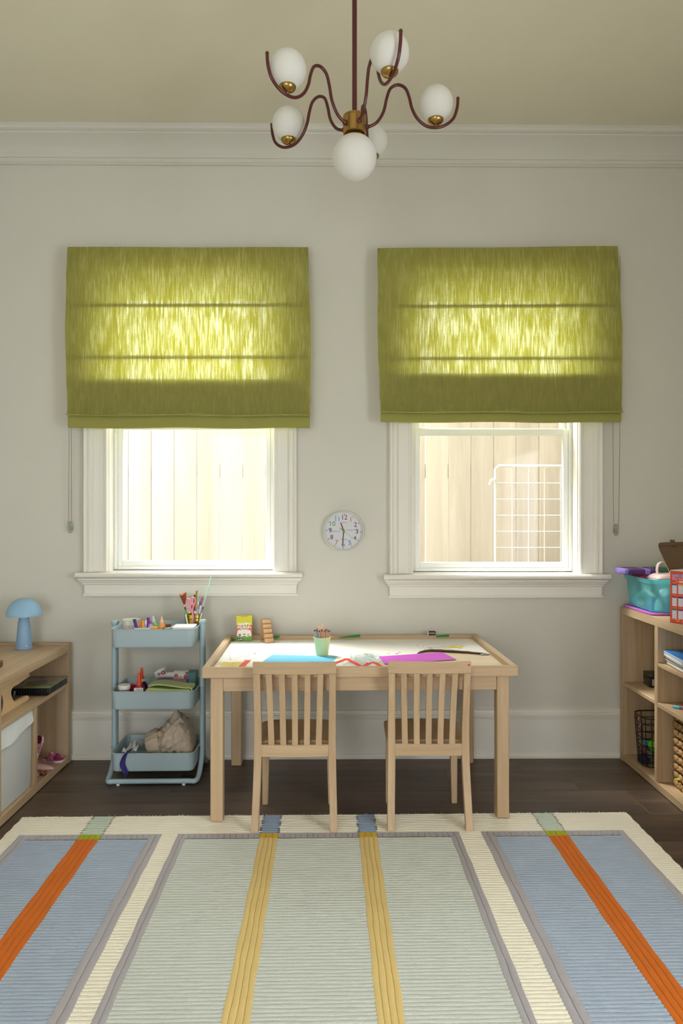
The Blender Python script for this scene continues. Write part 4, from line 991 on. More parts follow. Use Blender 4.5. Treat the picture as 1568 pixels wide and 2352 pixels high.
# purple ribbon hanging over the front rim
rib = MB(); pts = []
rp_ = [(303, 1719, -.10), (296, 1726, -.135), (291, 1729.5, -.1525), (284, 1741, -.1545), (281, 1755, -.1545), (286, 1768, -.1545), (289, 1776, -.1545), (287, 1786, -.150)]
wd_ = [.006, .007, .008, .010, .012, .012, .010, .003]
vs = []
for (px, py, l_), w_ in zip(rp_, wd_):
    p = at_d(px, py, 3.47 + l_); vs.append((p, w_))
sm = smooth_path([v[0] for v in vs], 4)
rows = []
for i, p in enumerate(sm):
    t = i / (len(sm) - 1) * (len(wd_) - 1); k = min(len(wd_) - 2, int(t)); w_ = wd_[k] + (wd_[k + 1] - wd_[k]) * (t - k)
    rows.append([(p.x + w_ * e, p.y - .003 * math.cos(e * 4 + i * .5) - .0015, p.z + .002 * e) for e in (-1, -.5, 0, .5, 1)] + [(p.x + w_ * e, p.y - .003 * math.cos(e * 4 + i * .5), p.z + .002 * e) for e in (1, .5, 0, -.5, -1)])
tag(rib.loft(rows).build('ribbon', plain('ribbon_purple', (46, 32, 116), .6, var=.2, vscale=60), None, ang=70), 'crumpled dark purple ribbon hanging over the bottom tray rim', 'ribbon')

# ================================================================== ON THE TABLE
PZ = TZ - TT
def tpt(px, py, z=PZ): return at_z(px, py, z)
TI = Matrix.Translation((fl_.x, fl_.y, 0)) @ Matrix.Rotation(trot, 4, 'Z')
def inside(p):                                       # keep a point on the tray, just inside the raised rim
    q = TI.inverted() @ p; g = rim + .0025
    q.x = max(g, min(tw - g, q.x)); q.y = max(g, min(td - g, q.y)); return TI @ q
def flat(name, label, cat, pix, mat, t=.0008, z0=PZ + .0002, group=None):
    """thin sheet outlined by points on the table plane"""
    P = [inside(tpt(x, y)) for x, y in pix]; c = sum(P, Vector()) / len(P)
    o = MB().prism([(p.x - c.x, p.y - c.y) for p in P], 0, t).build(name, mat, None, (c.x, c.y, z0), smooth=False)
    return tag(o, label, cat, group)
def loc2(v): return v
pap = plain('drawing_paper', (240, 238, 232), .8, bump=.1, bscale=120, var=.015, vscale=6)
pp = [(489, 1533), (493, 1519), (503, 1505), (511, 1494), (519, 1481), (530, 1472), (545, 1466.5), (640, 1465), (760, 1464.5), (900, 1463), (1040, 1462), (1082, 1465), (1108, 1484), (1122, 1498), (1100, 1499.5), (1060, 1497.5), (1020, 1496), (990, 1495), (972, 1498), (960, 1501), (930, 1507), (890, 1512), (870, 1521), (866, 1535), (700, 1540)]
paper = flat('drawing_paper', 'large white drawing paper taped over the table, torn at one side', 'paper', pp, pap, .0006)
pc = paper.location.copy()
def onpaper(px, py): q = inside(tpt(px, py)); return (q.x - pc.x, q.y - pc.y)
def scribble(name, pts, wd, col, z=.0008):
    P = [Vector(onpaper(*p) + (z + k_ * 2e-6,)) for k_, p in enumerate(pts)]; mb = MB()
    vs = []
    for i, p in enumerate(P):
        t = (P[min(len(P) - 1, i + 1)] - P[max(0, i - 1)]); t = t.normalized() if t.length > 1e-9 else Vector((1, 0, 0)); n_ = Vector((-t.y, t.x, 0)) * wd
        vs += [tuple(p + n_), tuple(p - n_)]
    mb.add(vs, [(2 * i, 2 * i + 1, 2 * i + 3, 2 * i + 2) for i in range(len(P) - 1)])
    o = mb.build(name, col, paper, smooth=False); return o
pcl = plain('pencil_grey', (140, 142, 148), .8); tealc = plain('crayon_teal', (150, 182, 182), .9); yel = plain('crayon_yellow', (250, 226, 130), .9)
def wander(x0, x1, y0, y1, n, j=1):
    return [(random.uniform(x0, x1), random.uniform(y0, y1)) for _ in range(n)]
def curvy(x0, x1, y0, y1, n): return [tuple(q[:2]) for q in smooth_path([(a, b, 0) for a, b in wander(x0, x1, y0, y1, n)], 6)]
for k in range(4): scribble('pencil_scribble', curvy(784, 876, 1511, 1531, 24), .0004, pcl, .0016 + .0002 * k)
for k in range(3): scribble('crayon_scribble', curvy(800, 872, 1501, 1516, 26), .0007, tealc, .0009 + .0002 * k)
for k in range(3): scribble('crayon_scribble', curvy(498, 570, 1521, 1532, 22), .0020, yel, .0009 + .0002 * k)
scribble('pencil_scribble', curvy(500, 620, 1495, 1520, 16), .0006, pcl)
scribble('pencil_scribble', curvy(960, 1110, 1478, 1492, 18), .0006, plain('crayon_brown', (140, 110, 80), .9))
for px, py, c in ((585, 1501, (214, 90, 80)), (987, 1489, (220, 80, 70)), (911, 1502, (80, 90, 190)), (917, 1499.5, (226, 140, 120)), (892, 1501.5, (230, 180, 120)), (840, 1504, (226, 120, 130))):
    mb = MB(); q = onpaper(px, py); mb.box((q[0] - .006, q[1] - .006, .0007), (q[0] + .006, q[1] + .006, .001), 0); mb.build('paint_fleck', plain('fleck_%d_%d' % (c[0], c[1]), c, .8), paper, smooth=False)
# curled torn brown edge along the tear
te = [(958, 1501.5), (966, 1499), (985, 1496.3), (1012, 1497), (1060, 1499.5), (1105, 1502.8), (1122, 1503.1)]
kraft = plain('kraft_brown', (96, 72, 52), .85)
P = smooth_path([tpt(*t) for t in te], 4); rows = []
for i, p in enumerate(P):
    t = i / (len(P) - 1); h = .010 * math.sin(PI * min(1, t * 1.02)) ** .5 + .001; wob = .004 * math.sin(i * 2.3)
    rows.append([(p.x, p.y + .004, PZ + .0012), (p.x, p.y - .006, PZ + .0015), (p.x, p.y - .014, PZ + h * .7), (p.x, p.y - .008 + wob, PZ + h), (p.x, p.y - .006 + wob, PZ + h + .0008), (p.x, p.y - .015, PZ + h * .7 + .0009), (p.x, p.y - .007, PZ + .0024), (p.x, p.y + .004, PZ + .002)])
te_o = MB().loft([[tuple(Vector(q) - Vector((pc.x, pc.y, PZ + .0002))) for q in r_] for r_ in rows]).build('torn_edge', kraft, paper, ang=60)
te_o['label'] = 'curled brown torn edge'
mb = MB().prism([tuple(Vector(onpaper(*p))) for p in ((1104, 1500), (1127, 1502.5), (1120, 1505), (1103, 1505.5))], .004, .0048); mb.build('torn_flap', pap, paper, smooth=False)
blue = flat('construction_paper', 'sheet of bright blue paper under the pencil cup', 'paper', [(625, 1505), (774, 1508.6), (757, 1529), (596, 1526)], plain('sheet_blue', (112, 196, 234), .7), .0008, PZ + .0020)
flat('construction_paper', 'sheet of magenta paper behind the chair with the sticker', 'paper', [(869.8, 1509.5), (1015.3, 1500), (1048, 1516.5), (884, 1527)], plain('sheet_magenta', (206, 84, 206), .7), .0008, PZ + .0030)
TG, TR_, TY = plain('tape_green', (24, 132, 52), .55), plain('tape_red', (226, 50, 36), .55), plain('tape_yellow', (240, 212, 30), .55)
def tape(label, pix, mat, up=0.0):
    return flat('tape_piece', label, 'tape', pix, mat, .0007, PZ + .0042 + up)
def tapestrip(label, a, b, wpx, mat, up=0.0):
    (x0, y0), (x1, y1) = a, b; P0, P1 = tpt(x0, y0), tpt(x1, y1); d = (P1 - P0).normalized(); n_ = Vector((-d.y, d.x, 0)) * wpx
    c = (P0 + P1) / 2; poly = [(q.x - c.x, q.y - c.y) for q in (P0 + n_, P0 - n_, P1 - n_, P1 + n_)]
    return tag(MB().prism(poly, 0, .0007).build('tape_piece', mat, None, (c.x, c.y, PZ + .0012 + up), smooth=False), label, 'tape')
tapestrip('red tape strip, rising side of the pointed red tape roof', (764, 1526), (797, 1513.5), .010, TR_)
tapestrip('red tape strip, falling side of the pointed red tape roof', (795, 1513.5), (828, 1531), .010, TR_, .0008)
tapestrip('short red tape strip beside the yellow scribble', (553, 1533), (570, 1517), .012, TR_)
apts = smooth_path([tpt(*p) for p in ((838, 1531), (845, 1526), (855, 1523.5), (864, 1525), (872, 1531))], 4); c_ = apts[8]
rws = []
for i, p in enumerate(apts):
    t = (apts[min(len(apts) - 1, i + 1)] - apts[max(0, i - 1)]).normalized(); n_ = Vector((-t.y, t.x, 0)) * (.009 + .002 * math.sin(i * 1.7)); q = p - c_
    rws.append([tuple(q + n_ + Vector((0, 0, .0012 + .002 * (i % 2)))), tuple(q - n_ + Vector((0, 0, .0012))), tuple(q - n_ + Vector((0, 0, .0005))), tuple(q + n_ + Vector((0, 0, .0005)))])
tag(MB().loft(rws).build('tape_piece', TR_, None, (c_.x, c_.y, PZ + .001), smooth=False), 'crinkled red tape bent into an arch beside the magenta paper', 'tape')
tapestrip('long yellow tape strip by the torn paper edge', (1020, 1490), (1064, 1485), .007, TY); tapestrip('short yellow tape strip crossing the long yellow one', (1036, 1484.5), (1059, 1489.5), .008, TY, .0008)
# green tape: pieces running up the inner face of the rim
def rimtape(label, pix, d):
    """vertical piece stuck to the inner face of the rear rim"""
    P = [at_d(px, py, d) for px, py in pix]; c = P[0]
    mb = MB(); n = len(P); mb.add([tuple(p - c) for p in P] + [tuple(p - c + Vector((0, -.0006, 0))) for p in P], [tuple(range(n)), tuple(range(n, 2 * n))[::-1]] + [(k, (k + 1) % n, n + (k + 1) % n, n + k) for k in range(n)])
    return tag(mb.build('tape_piece', TG, None, c, smooth=False), label, 'tape')
drim = 2.885 + td - rim
rimtape('green tape piece on the rear rim beside the wooden steps', [(628, 1460.5), (642, 1459), (642, 1464), (636, 1466.5), (628, 1465)], drim - .022)
rimtape('pointed green tape strip on the rear rim behind the pencil cup', [(779, 1463.5), (827, 1456.5), (827, 1463.5), (779, 1465.5)], drim - .008)
rimtape('green tape strip on the rear rim near the eraser', [(1001.5, 1459.5), (1031, 1457), (1031, 1463), (1001.5, 1464)], drim + .003)
tape('green tape piece in the table corner beside the card box', [(531, 1468.5), (541, 1467.5), (540, 1473.5), (529, 1474)], TG)
tape('green tape piece halfway along the rim beside the cart', [(516, 1484), (522, 1486), (519, 1491), (511.5, 1491.5)], TG)
tape('green tape piece in the front table corner beside the cart', [(489, 1519), (496, 1523.5), (493, 1529), (484, 1529)], TG)
tape('crumpled green tape in the far table corner near the eraser', [(1077, 1463), (1083, 1460.5), (1086.5, 1464), (1083, 1467.5), (1077, 1466)], TG)
tape('green tape piece on the rim at the end of the torn edge', [(1118, 1491), (1123, 1491), (1131, 1498), (1126, 1499)], TG, .003)
# card box
bp_ = at_d(560.5, 1472, 3.575); cb = thing('card_game_box', 'yellow and red card game box with green foot on the table', 'box', (bp_.x, bp_.y + .012, PZ + .0014), YAW)
hb = .124; wb = .0765
MB().box((-wb / 2, -.011, .027), (wb / 2, .011, hb * .60), .0005).build('lower_panel', plain('box_coral', (216, 96, 82), .5), cb)
MB().box((-wb / 2, -.011, 0), (wb / 2, .011, .0268), .0005).build('foot_panel', plain('box_green', (112, 158, 74), .5), cb)
jag = [(-wb / 2, hb), (wb / 2, hb), (wb / 2, hb * .60)]
for k in range(1, 12): jag.append((wb / 2 - wb * k / 12, hb * (.60 + (.045 if k % 2 else 0))))
jag.append((-wb / 2, hb * .60))
MB().prism(jag, -.0111, .0111, 'y').build('upper_panel', plain('box_yellow', (206, 200, 40), .5), cb, smooth=False)
wht = plain('print_white', (240, 238, 232), .5)
put('lettering', text_mesh('HAPPY', .0205, wht, .0003, .0007), cb, (-.001, -.0114, hb * .665), (PI / 2, 0, 0)); put('lettering', text_mesh('SALMON', .0168, wht, .0003, .0006), cb, (-.001, -.0114, hb * .555), (PI / 2, 0, 0))
drk = plain('print_maroon', (150, 50, 56), .5)
MB().box((-.028, -.0113, hb * .435), (.028, -.0110, hb * .495), 0).build('banner', drk, cb, smooth=False)
for body, z in (('A CARD GAME THAT', .48), ('YOU PLAY TOGETHER', .453)): MB().box((-.024, -.0115, hb * z - .001), (.024, -.0112, hb * z + .001), 0).build('print_line', wht, cb, smooth=False)
MB().box((-.017, -.0113, hb * .965), (.017, -.0111, hb * .98), 0).build('print_line', drk, cb, smooth=False)
for x, a in ((-.020, .22), (0, .0), (.020, -.18)):
    o = MB().box((-.0145, -.0003, -.010), (.0145, .0003, .019), .0002).build('printed_card', wht, cb, (x, -.0115 - .0002 * (x == 0), .036 - abs(x) * .1), (0, a, 0))
MB().sphere((0, 0, 0), .006, 10, 6, (1, .08, .8)).build('printed_spot', plain('print_purple', (104, 56, 140), .5), cb, (-.021, -.0124, .031))
MB().sphere((0, 0, 0), .005, 10, 6, (1, .08, .7)).build('printed_spot', plain('print_red', (210, 70, 60), .5), cb, (.001, -.0126, .034))
MB().sphere((0, 0, 0), .006, 10, 6, (1, .08, .7)).build('printed_spot', plain('print_green', (150, 190, 60), .5), cb, (.021, -.0124, .031))
MB().box((-.034, -.0115, .003), (-.005, -.0112, .015), .0003).build('badge', plain('print_dark', (50, 62, 58), .5), cb)
MB().prism([(-.032, .0045), (-.024, .0045), (-.024, .008), (-.027, .011), (-.031, .008)], -.0118, -.0114, 'y').build('badge_shape', wht, cb, smooth=False)
for z in (.007, .0095, .012): MB().box((-.021, -.0118, z - .0006), (-.008, -.0114, z + .0006), 0).build('print_line', wht, cb, smooth=False)
# wooden steps
wmx = wood('beech', (200, 156, 110), (214, 174, 130), 'x', rnd=.04)
sp_ = at_d(619, 1474, 3.530); wst = thing('wooden_steps', 'small wooden five-step block beside the card box', 'toy', (sp_.x, sp_.y, PZ + .0014), YAW + .42)
for k in range(5):
    zb = .0212 * k; MB().box((-.0215, .0125 * k, zb), (.0215, .0125 * k + .020, zb + .0208), .0014).build('step', wmx, wst)
MB().box((-.0215, .0705, 0), (.0215, .078, .106), .001).build('back_board', wmx, wst)
MB().box((-.0215, .0202, 0), (.0215, .0703, .008), .001).build('base_board', wmx, wst)
# pencil cup
cpp = room((739.5 - CX) / F * 3.225, 3.225, PZ + .0030)
cupo = MB().lathe([(.0255, 0), (.0268, .0015), (.0372, .076), (.0392, .078), (.0394, .0795), (.0378, .080), (.0355, .076), (.025, .003)], 40).build('pencil_cup', plain('cup_celadon', (216, 222, 166), .45), None, cpp)
tag(cupo, 'pale yellow-green cup of coloured pencils on the blue sheet', 'cup')
PC = [(296, 395, 350, (214, 214, 206), (220, 200, 90)), (322, 405, 362, (150, 158, 164), (40, 40, 50)), (373, 398, 385, (176, 184, 196), (90, 100, 180)), (456, 412, 440, (140, 146, 142), (32, 34, 36)), (505, 425, 505, (164, 162, 170), (70, 40, 40)), (540, 395, 530, (196, 150, 110), (60, 40, 40)), (583, 430, 590, (176, 168, 170), (190, 50, 50)), (640, 420, 655, (206, 160, 96), (214, 120, 60)), (690, 355, 690, (200, 160, 110), (180, 50, 60)), (715, 345, 715, (196, 156, 112), (60, 50, 60)), (720, 425, 725, (198, 150, 92), (66, 84, 170)), (740, 385, 745, (210, 170, 130), (226, 110, 140)), (795, 430, 790, (166, 150, 160), (120, 40, 60)), (805, 360, 800, (204, 164, 116), (236, 206, 60)), (865, 385, 850, (176, 152, 150), (30, 70, 50)), (868, 425, 840, (196, 164, 120), (220, 190, 60)), (943, 390, 895, (204, 166, 128), (150, 40, 70))]
NMS = ['pale yellow', 'charcoal', 'periwinkle blue', 'black', 'dark brown', 'maroon brown', 'bright red', 'orange', 'crimson', 'dark slate', 'royal blue', 'rose pink', 'wine red', 'lemon yellow', 'forest green', 'golden yellow', 'raspberry']
order = sorted(range(len(PC)), key=lambda k: PC[k][0])
fr_i = [k for k in order if PC[k][1] >= 395]; bk_i = [k for k in order if PC[k][1] < 395]
def inring(a, top, r=.0305): return Vector((cpp.x + r * math.cos(a), cpp.y + r * math.sin(a), top))
for lst, a0, a1 in ((fr_i, -184, 4), (bk_i, 150, 30)):
    for j, i in enumerate(lst):
        tx_, ty_, bx_, body, tip = PC[i]
        a = math.radians(a0 + (a1 - a0) * j / max(1, len(lst) - 1))
        zz = H - ((1420 + ty_ / 15.68) - CY) / F * (cpp.y + .03 * math.sin(a))
        p1 = inring(a, zz, .0345 if lst is fr_i else .026); p0 = inring(a, PZ + .0068, .0222 if lst is fr_i else .013)
        stick('coloured_pencil', 'coloured pencil with %s end standing in the yellow-green cup' % NMS[i], 'pencil', p0, p1, .0030, body, tip=tip, grp='coloured pencils in the cup', n=6, tiplen=.07, cap=False)
for a, ty_, r_, lb in ((-14, 295, .0048, 'thick wooden dowel with pale end in the pencil cup'), (2, 245, .0046, 'tallest bare wooden stick in the pencil cup')):
    x_ = a / 1000.0; p0 = Vector((cpp.x + x_ * .6, cpp.y + .004, PZ + .0068)); p1 = Vector((cpp.x + x_, cpp.y + .008, H - (1420 + ty_ / 15.68 - CY) / F * cpp.y)); stick('wooden_stick', lb, 'stick', p0, p1, r_, (222, 186, 146))
# eraser on the rear rim
ep = at_d(991, 1455, 3.640); er = thing('eraser', 'black and white eraser standing on the rear table rim', 'eraser', (ep.x, ep.y, TZ + .0002), YAW)
MB().box((-.0155, -.006, 0), (.0185, .006, .0205), .001).build('sleeve', M['black'], er); MB().box((-.0195, -.0055, .0004), (-.0156, .0055, .0200), .001).build('rubber', M['white'], er)
put('lettering', text_mesh('ERASER', .0082, wht, .0002), er, (.0015, -.0062, .0105), (PI / 2, 0, 0))

# ================================================================== LOW CABINET (left wall)
LX = -1.307                                          # plane of its front edges
lf = LX; lb = XL + .001
cab = thing('low_cabinet', 'low open oak cabinet with mushroom lamp on top', 'cabinet', (lf, 2.2, 0))
L0 = Vector((lf, 2.2, 0))
def part(root, name, lo, hi, mat, b=.0015): 
    o = root.location; return MB().box([lo[k] - o[k] for k in range(3)], [hi[k] - o[k] for k in range(3)], b).build(name, mat, root)
YE0, YE1 = 3.618, 3.655
CT = .585
part(cab, 'end_panel', (lb, YE0, 0), (lf, YE1, .593), M['shelfz'])
part(cab, 'end_panel', (lb, 2.2, 0), (lf, 2.236, .593), M['shelfz'])
part(cab, 'top_board', (lb, 2.2365, CT - .037), (lf - .0005, YE0 - .0005, CT), M['shelfy'])
part(cab, 'bottom_board', (lb, 2.2365, .004), (lf - .0005, YE0 - .0005, .040), M['shelfy'])
MS = at_x(150, 1573, lf).z
part(cab, 'shelf', (lb, 2.2365, MS - .019), (lf - .003, YE0 - .0005, MS), M['shelfy'])
yD = at_x(84, 1700, lf).y
part(cab, 'divider', (lb, yD - .013, .0405), (lf - .0005, yD + .013, MS - .0195), M['shelfz'])
yD2 = at_x(1, 1700, lf).y
part(cab, 'divider', (lb, yD2 - .014, .0405), (lf - .0005, yD2 + .010, MS - .0195), M['shelfz'])
part(cab, 'divider', (lb, yD2 - .014, MS + .0005), (lf - .0005, yD2 + .010, CT - .0375), M['shelfz'])
part(cab, 'back_board', (lb - .0, 2.24, .045), (lb + .008, YE0 - .002, CT - .04), M['shelfz'])
part(cab, 'end_strip', (lf - .062, YE0 - .0018, .041), (lf - .002, YE0 - .0002, MS - .020), M['shelfstrip'], 0)
# lamp
lp = at_d(55, 1493, 3.50); lampo = thing('table_lamp', 'pale blue mushroom table lamp on the low cabinet', 'lamp', (room((55 - CX) / F * 3.505, 3.505, 0).x, room((55 - CX) / F * 3.505, 3.505, 0).y, CT + .0002))
lb_ = plain('lamp_blue', (136, 172, 206), .42); lt_ = plain('lamp_blue_light', (146, 186, 216), .4)
MB().lathe([(.034, 0), (.0375, .001), (.0378, .004), (.0275, .12), (.0225, .150), (.021, .158), (.017, .161)], 40).build('base', lb_, lampo)
sh = [(.0805, .1585)]
for k in range(15):
    a = math.radians(4 + 86 * k / 14); sh.append((.0815 * math.cos(a) ** .92 if k < 14 else .0005, .159 + .084 * math.sin(a)))
sh2 = [(.078, .1585)] + [(r_ - .003 if r_ > .004 else r_, z_ - .0025) for r_, z_ in sh[1:]]
MB().lathe(sh2[::-1][:1] + sh2[::-1][1:] + sh, 48, caps=False).build('shade', lt_, lampo, ang=50)
MB().lathe([(.012, .160), (.012, .2), (.02, .205)], 16).build('neck', M['white'], lampo)
MB().lathe([(.0001, 0), (.0032, 0), (.0032, .002), (.002, .003)], 14).build('button', M['steel'], lampo, (.0225, -.0285, .017), (PI / 2 - .1, 0, .67))
# brown box on the cabinet at the picture edge
q = at_z(4, 1534, CT); bxo = thing('wooden_box', 'dark brown box on the cabinet top at the picture edge', 'box', (q.x - .066, q.y, CT + .0004))
MB().box((-.06, 0, 0), (.06, .026, .020), .002).build('body', wood('dark_walnut', (84, 54, 36), (108, 72, 48), 'x'), bxo); MB().box((-.061, -.001, .0202), (.061, .027, .028), .002).build('lid', plain('box_lid', (120, 88, 60), .5), bxo)
# black case with picture cover
p0 = at_z(110.5, 1598, MS); x1_, ya_ = p0.x, p0.y; x0_, yb_ = x1_ - .32, YE0 - .016
cs = thing('activity_case', 'black ribbed plastic case with colourful picture cover on the cabinet shelf', 'case', (x0_, ya_, MS + .0003))
w_, d_ = x1_ - x0_, yb_ - ya_; hh = .034
MB().box((0, 0, 0), (w_, d_, hh), .003).build('tray_body', M['black'], cs)
for k in range(14): MB().box((.16 + .0115 * k, -.0025, .006), (.165 + .0115 * k, .0005, hh - .005), .001).build('rib', M['black'], cs)
rbm = plain('rib_grey', (60, 60, 62), .5)
for k in range(15): MB().box((w_ - .0005, .008 + .0118 * k, .008), (w_ + .003, .013 + .0118 * k, hh - .003), .001).build('rib', rbm, cs)
MB().box((-.002, -.002, hh + .0002), (w_ + .008, d_ + .003, hh + .002), .0005).build('cover', mottled('picture_cover', [(120, 126, 132), (150, 140, 110), (96, 100, 96), (160, 150, 150), (110, 120, 80), (140, 110, 100)], 14, .2), cs)
MB().box((w_ - .115, -.0015, hh + .0021), (w_ + .004, .028, hh + .0024), 0).build('cover_strip', plain('cover_green', (150, 160, 60), .3), cs, smooth=False)
for px, py, r_ in ((34, 1591, .0075), (32, 1598.5, .005)):
    q = at_y(px, py, ya_ - .002); MB().lathe([(r_, 0), (r_, .0012)], 16).build('spot', plain('spot_grey', (176, 176, 184), .5), cs, (q.x - x0_, -.0004, max(.006, q.z - MS)), (PI / 2, 0, 0))
# plywood toy in front of the case
ply = wood('birch_ply', (204, 170, 122), (220, 190, 146), 'y', along=3, across=30)
XT = at_z(62, 1610, MS).x
def yz(px, py): q = at_x(px, py, XT); return (q.y, q.z)
outl = [(67.8, 1547.6), (67.8, 1553.4), (58, 1560), (39.7, 1573), (32, 1576.5), (28, 1581.5), (25.7, 1588), (26, 1597), (29, 1606), (33, 1612), (38, 1611), (59.6, 1598.5), (64, 1597.4), (66.3, 1600), (67, 1603.7), (62, 1609.5)]
poly = [yz(*p) for p in outl]; poly += [(poly[-1][0] - .02, MS + .001), (yz(0, 1650)[0] - .12, MS + .001), (yz(0, 1650)[0] - .12, CT - .042), (poly[0][0] - .005, min(CT - .042, poly[0][1] + .004))]
poly = [(max(yD2 + .0125, a), b) for a, b in poly]
toy = thing('plywood_toy', 'curved birch plywood toy piece standing in front of the black case', 'toy', (XT, poly[0][0], MS))
MB().prism([(a - poly[0][0], b - MS) for a, b in poly], -.016, 0, 'x').build('side_plate', ply, toy, ang=30)
hc = yz(3, 1616); 
MB().loft([[(xx, hc[0] - .035 - poly[0][0] + (.052 + e) * math.cos(t), hc[1] - MS + (.052 + e) * math.sin(t)) for t in [2 * PI * k / 32 for k in range(32)]] for xx, e in ((.0006, 0), (.0006, -.007), (-.001, -.007), (-.001, 0))], loop=True).build('hole_rim', plain('hole_rim', (128, 98, 76), .6), toy)
MB().loft([[(xx, hc[0] - .035 - poly[0][0] + .0455 * math.cos(t), hc[1] - MS + .0455 * math.sin(t)) for t in [2 * PI * k / 32 for k in range(32)]] for xx in (-.0005, .0004)]).build('hole', plain('hole_dark', (40, 32, 28), .8), toy)
# fabric storage bin
binm = plain('bin_felt', (196, 198, 196), .9, bump=.15, bscale=250, var=.02); cufm = plain('bin_cuff', (222, 226, 222), .9, bump=.2, bscale=120, var=.03)
ybn0, ybn1 = yD2 + .013, yD - .016
bn = thing('fabric_bin', 'white fabric storage bin with folded cuff in the low cabinet', 'bin', (lf - .012, ybn0, .0405))
bw, bh = ybn1 - ybn0, MS - .019 - .0405 - .004
rg = []
for z, sh_ in ((.002, .004), (.03, .001), (bh * .5, -.001), (bh, 0)):
    rg.append([(-.17 + x, bw / 2 + y_ , z) for x, y_ in rrect(.168 - sh_, bw / 2 - sh_, .012, 4)])
MB().loft(rg).build('body', binm, bn)
def cuff_(u, v):
    y_ = bw * u; drop = .062 + .012 * math.sin(u * 4 + .5) + .008 * (1 - u)
    return (.0015 + .004 * v + .0022 * math.sin(u * 11 + v * 4) * v + .0012 * math.sin(u * 29), y_, bh - .0005 - drop * v)
MB().sheet(cuff_, 24, 8).build('cuff', cufm, bn, ang=70, fix=False)
# sandals, slipper, hair clip
gl = mottled('pink_glitter', [(176, 60, 110), (206, 110, 150), (140, 40, 84), (236, 180, 200), (160, 54, 98)], 420, .25, .4)
pks = plain('sandal_sole', (222, 190, 200), .5)
BZ = .0405
def sandal(label, loc, rot):
    o = thing('sandal', label, 'shoe', loc, rot, 'pink glitter sandals in the low cabinet')
    def outl_(s_): return [(-.068 * s_, .018 * s_), (-.06 * s_, .026 * s_), (-.03 * s_, .025 * s_), (.01 * s_, .029 * s_), (.045 * s_, .033 * s_), (.064 * s_, .022 * s_), (.070 * s_, .0), (.064 * s_, -.022 * s_), (.045 * s_, -.033 * s_), (.01 * s_, -.029 * s_), (-.03 * s_, -.025 * s_), (-.06 * s_, -.026 * s_), (-.068 * s_, -.018 * s_)]
    MB().loft([[(x, y_, z) for x, y_ in outl_(s_)] for s_, z in ((.95, 0), (1, .003), (1, .010), (.96, .013))]).build('sole', pks, o)
    MB().loft([[(x, y_, z) for x, y_ in outl_(s_)] for s_, z in ((.93, .0132), (.92, .0150))]).build('footbed', plain('footbed', (150, 50, 90), .6), o)
    rg_ = []
    for k in range(15):
        a = PI * k / 14; c_, s_ = math.cos(a), math.sin(a)
        rg_.append([(-.028 + .006 * s_, .033 * c_, .010 + .040 * s_ ** .8), (.030 - .012 * s_, .036 * c_, .010 + .034 * s_ ** .8), (.030 - .012 * s_, .0335 * c_, .010 + .0315 * s_ ** .8), (-.028 + .006 * s_, .0305 * c_, .010 + .0375 * s_ ** .8)])
    MB().loft(rg_).build('strap', gl, o, ang=50)
    MB().sphere((0, 0, 0), .010, 12, 8, (1, .8, .6)).build('jewel', mottled('jewels', [(220, 190, 160), (236, 220, 220), (196, 120, 140)], 300, .15), o, (-.004, -.012, .049))
    return o
q = at_z(124, 1750, BZ); sandal('pink glitter sandal lying flat in the low cabinet', (q.x - .006, q.y + .012, BZ + .0003), -.35).scale = (.80, .80, .86)
q = at_z(106, 1752, BZ); sandal('pink glitter sandal propped upright in the low cabinet', (q.x - .050, q.y + .035, BZ + .062), (0, -1.22, .9)).scale = (.85, .85, .85)
q = at_z(100, 1771, BZ)
sl = MB(); rg = []
for t, w_, h_ in ((0, .010, .018), (.15, .020, .026), (.4, .022, .024), (.7, .020, .017), (.9, .014, .012), (1, .004, .006)):
    rg.append([(-.05 + .10 * t, w_ * math.cos(a), max(0, h_ * .55 + h_ * .6 * math.sin(a))) for a in [2 * PI * k / 20 for k in range(20)]])
tag(sl.loft(rg).build('baby_sock', plain('sock_pink', (214, 168, 168), .95, bump=.4, bscale=300), None, (q.x - .010, q.y + .015, BZ), .12), 'pale pink soft sock lying in front of the glitter sandals', 'sock')
q = at_z(99, 1782, BZ); hc_ = thing('hair_clip', 'amber brown hair scrunchie on the cabinet floor by the sock', 'hair clip', (q.x, q.y + .005, BZ + .0024))
for k in range(9):
    a = 2 * PI * k / 9; MB().sphere((.009 * math.cos(a), .009 * math.sin(a), .009 + .003 * math.sin(k * 2.3)), .0078, 10, 6).build('bead', plain('amber_%d' % (k % 3), ((150, 80, 36), (110, 56, 30), (84, 44, 30))[k % 3], .25), hc_)
q = at_z(91.5, 1785, BZ); tag(MB().prism([(-.012, 0), (.010, .006), (.012, .03), (-.008, .034)], 0, .003).build('paper_scrap', M['white'], None, (q.x - .028, q.y, BZ + .0002)), 'white paper scrap beside the amber hair scrunchie', 'paper')

# ================================================================== BOOKCASE (right wall)
RX = at_z(1428, 1746.9, 0).x
rb2 = XR - .001
bc = thing('bookcase', 'light oak open bookcase with bins and box on top', 'bookcase', (RX, 2.5, 0))
RE0, RE1 = 3.622, 3.660
BT = .768
SLm = M
part(bc, 'end_panel', (RX, RE0, 0), (rb2, RE1, BT), M['shelfz'])
part(bc, 'end_panel', (RX, 2.5, 0), (rb2, 2.538, BT), M['shelfz'])
part(bc, 'top_board', (RX + .0005, 2.5385, BT - .038), (rb2, RE0 - .0005, BT), M['shelfy'])
part(bc, 'bottom_board', (RX + .0005, 2.5385, .003), (rb2, RE0 - .0005, .036), M['shelfy'])
yd0, yd1 = at_x(1508.5, 1700, RX).y, at_x(1502, 1700, RX).y
part(bc, 'divider', (RX + .0005, yd0 + .0075, .0365), (rb2, yd1, BT - .0385), M['shelfz'])
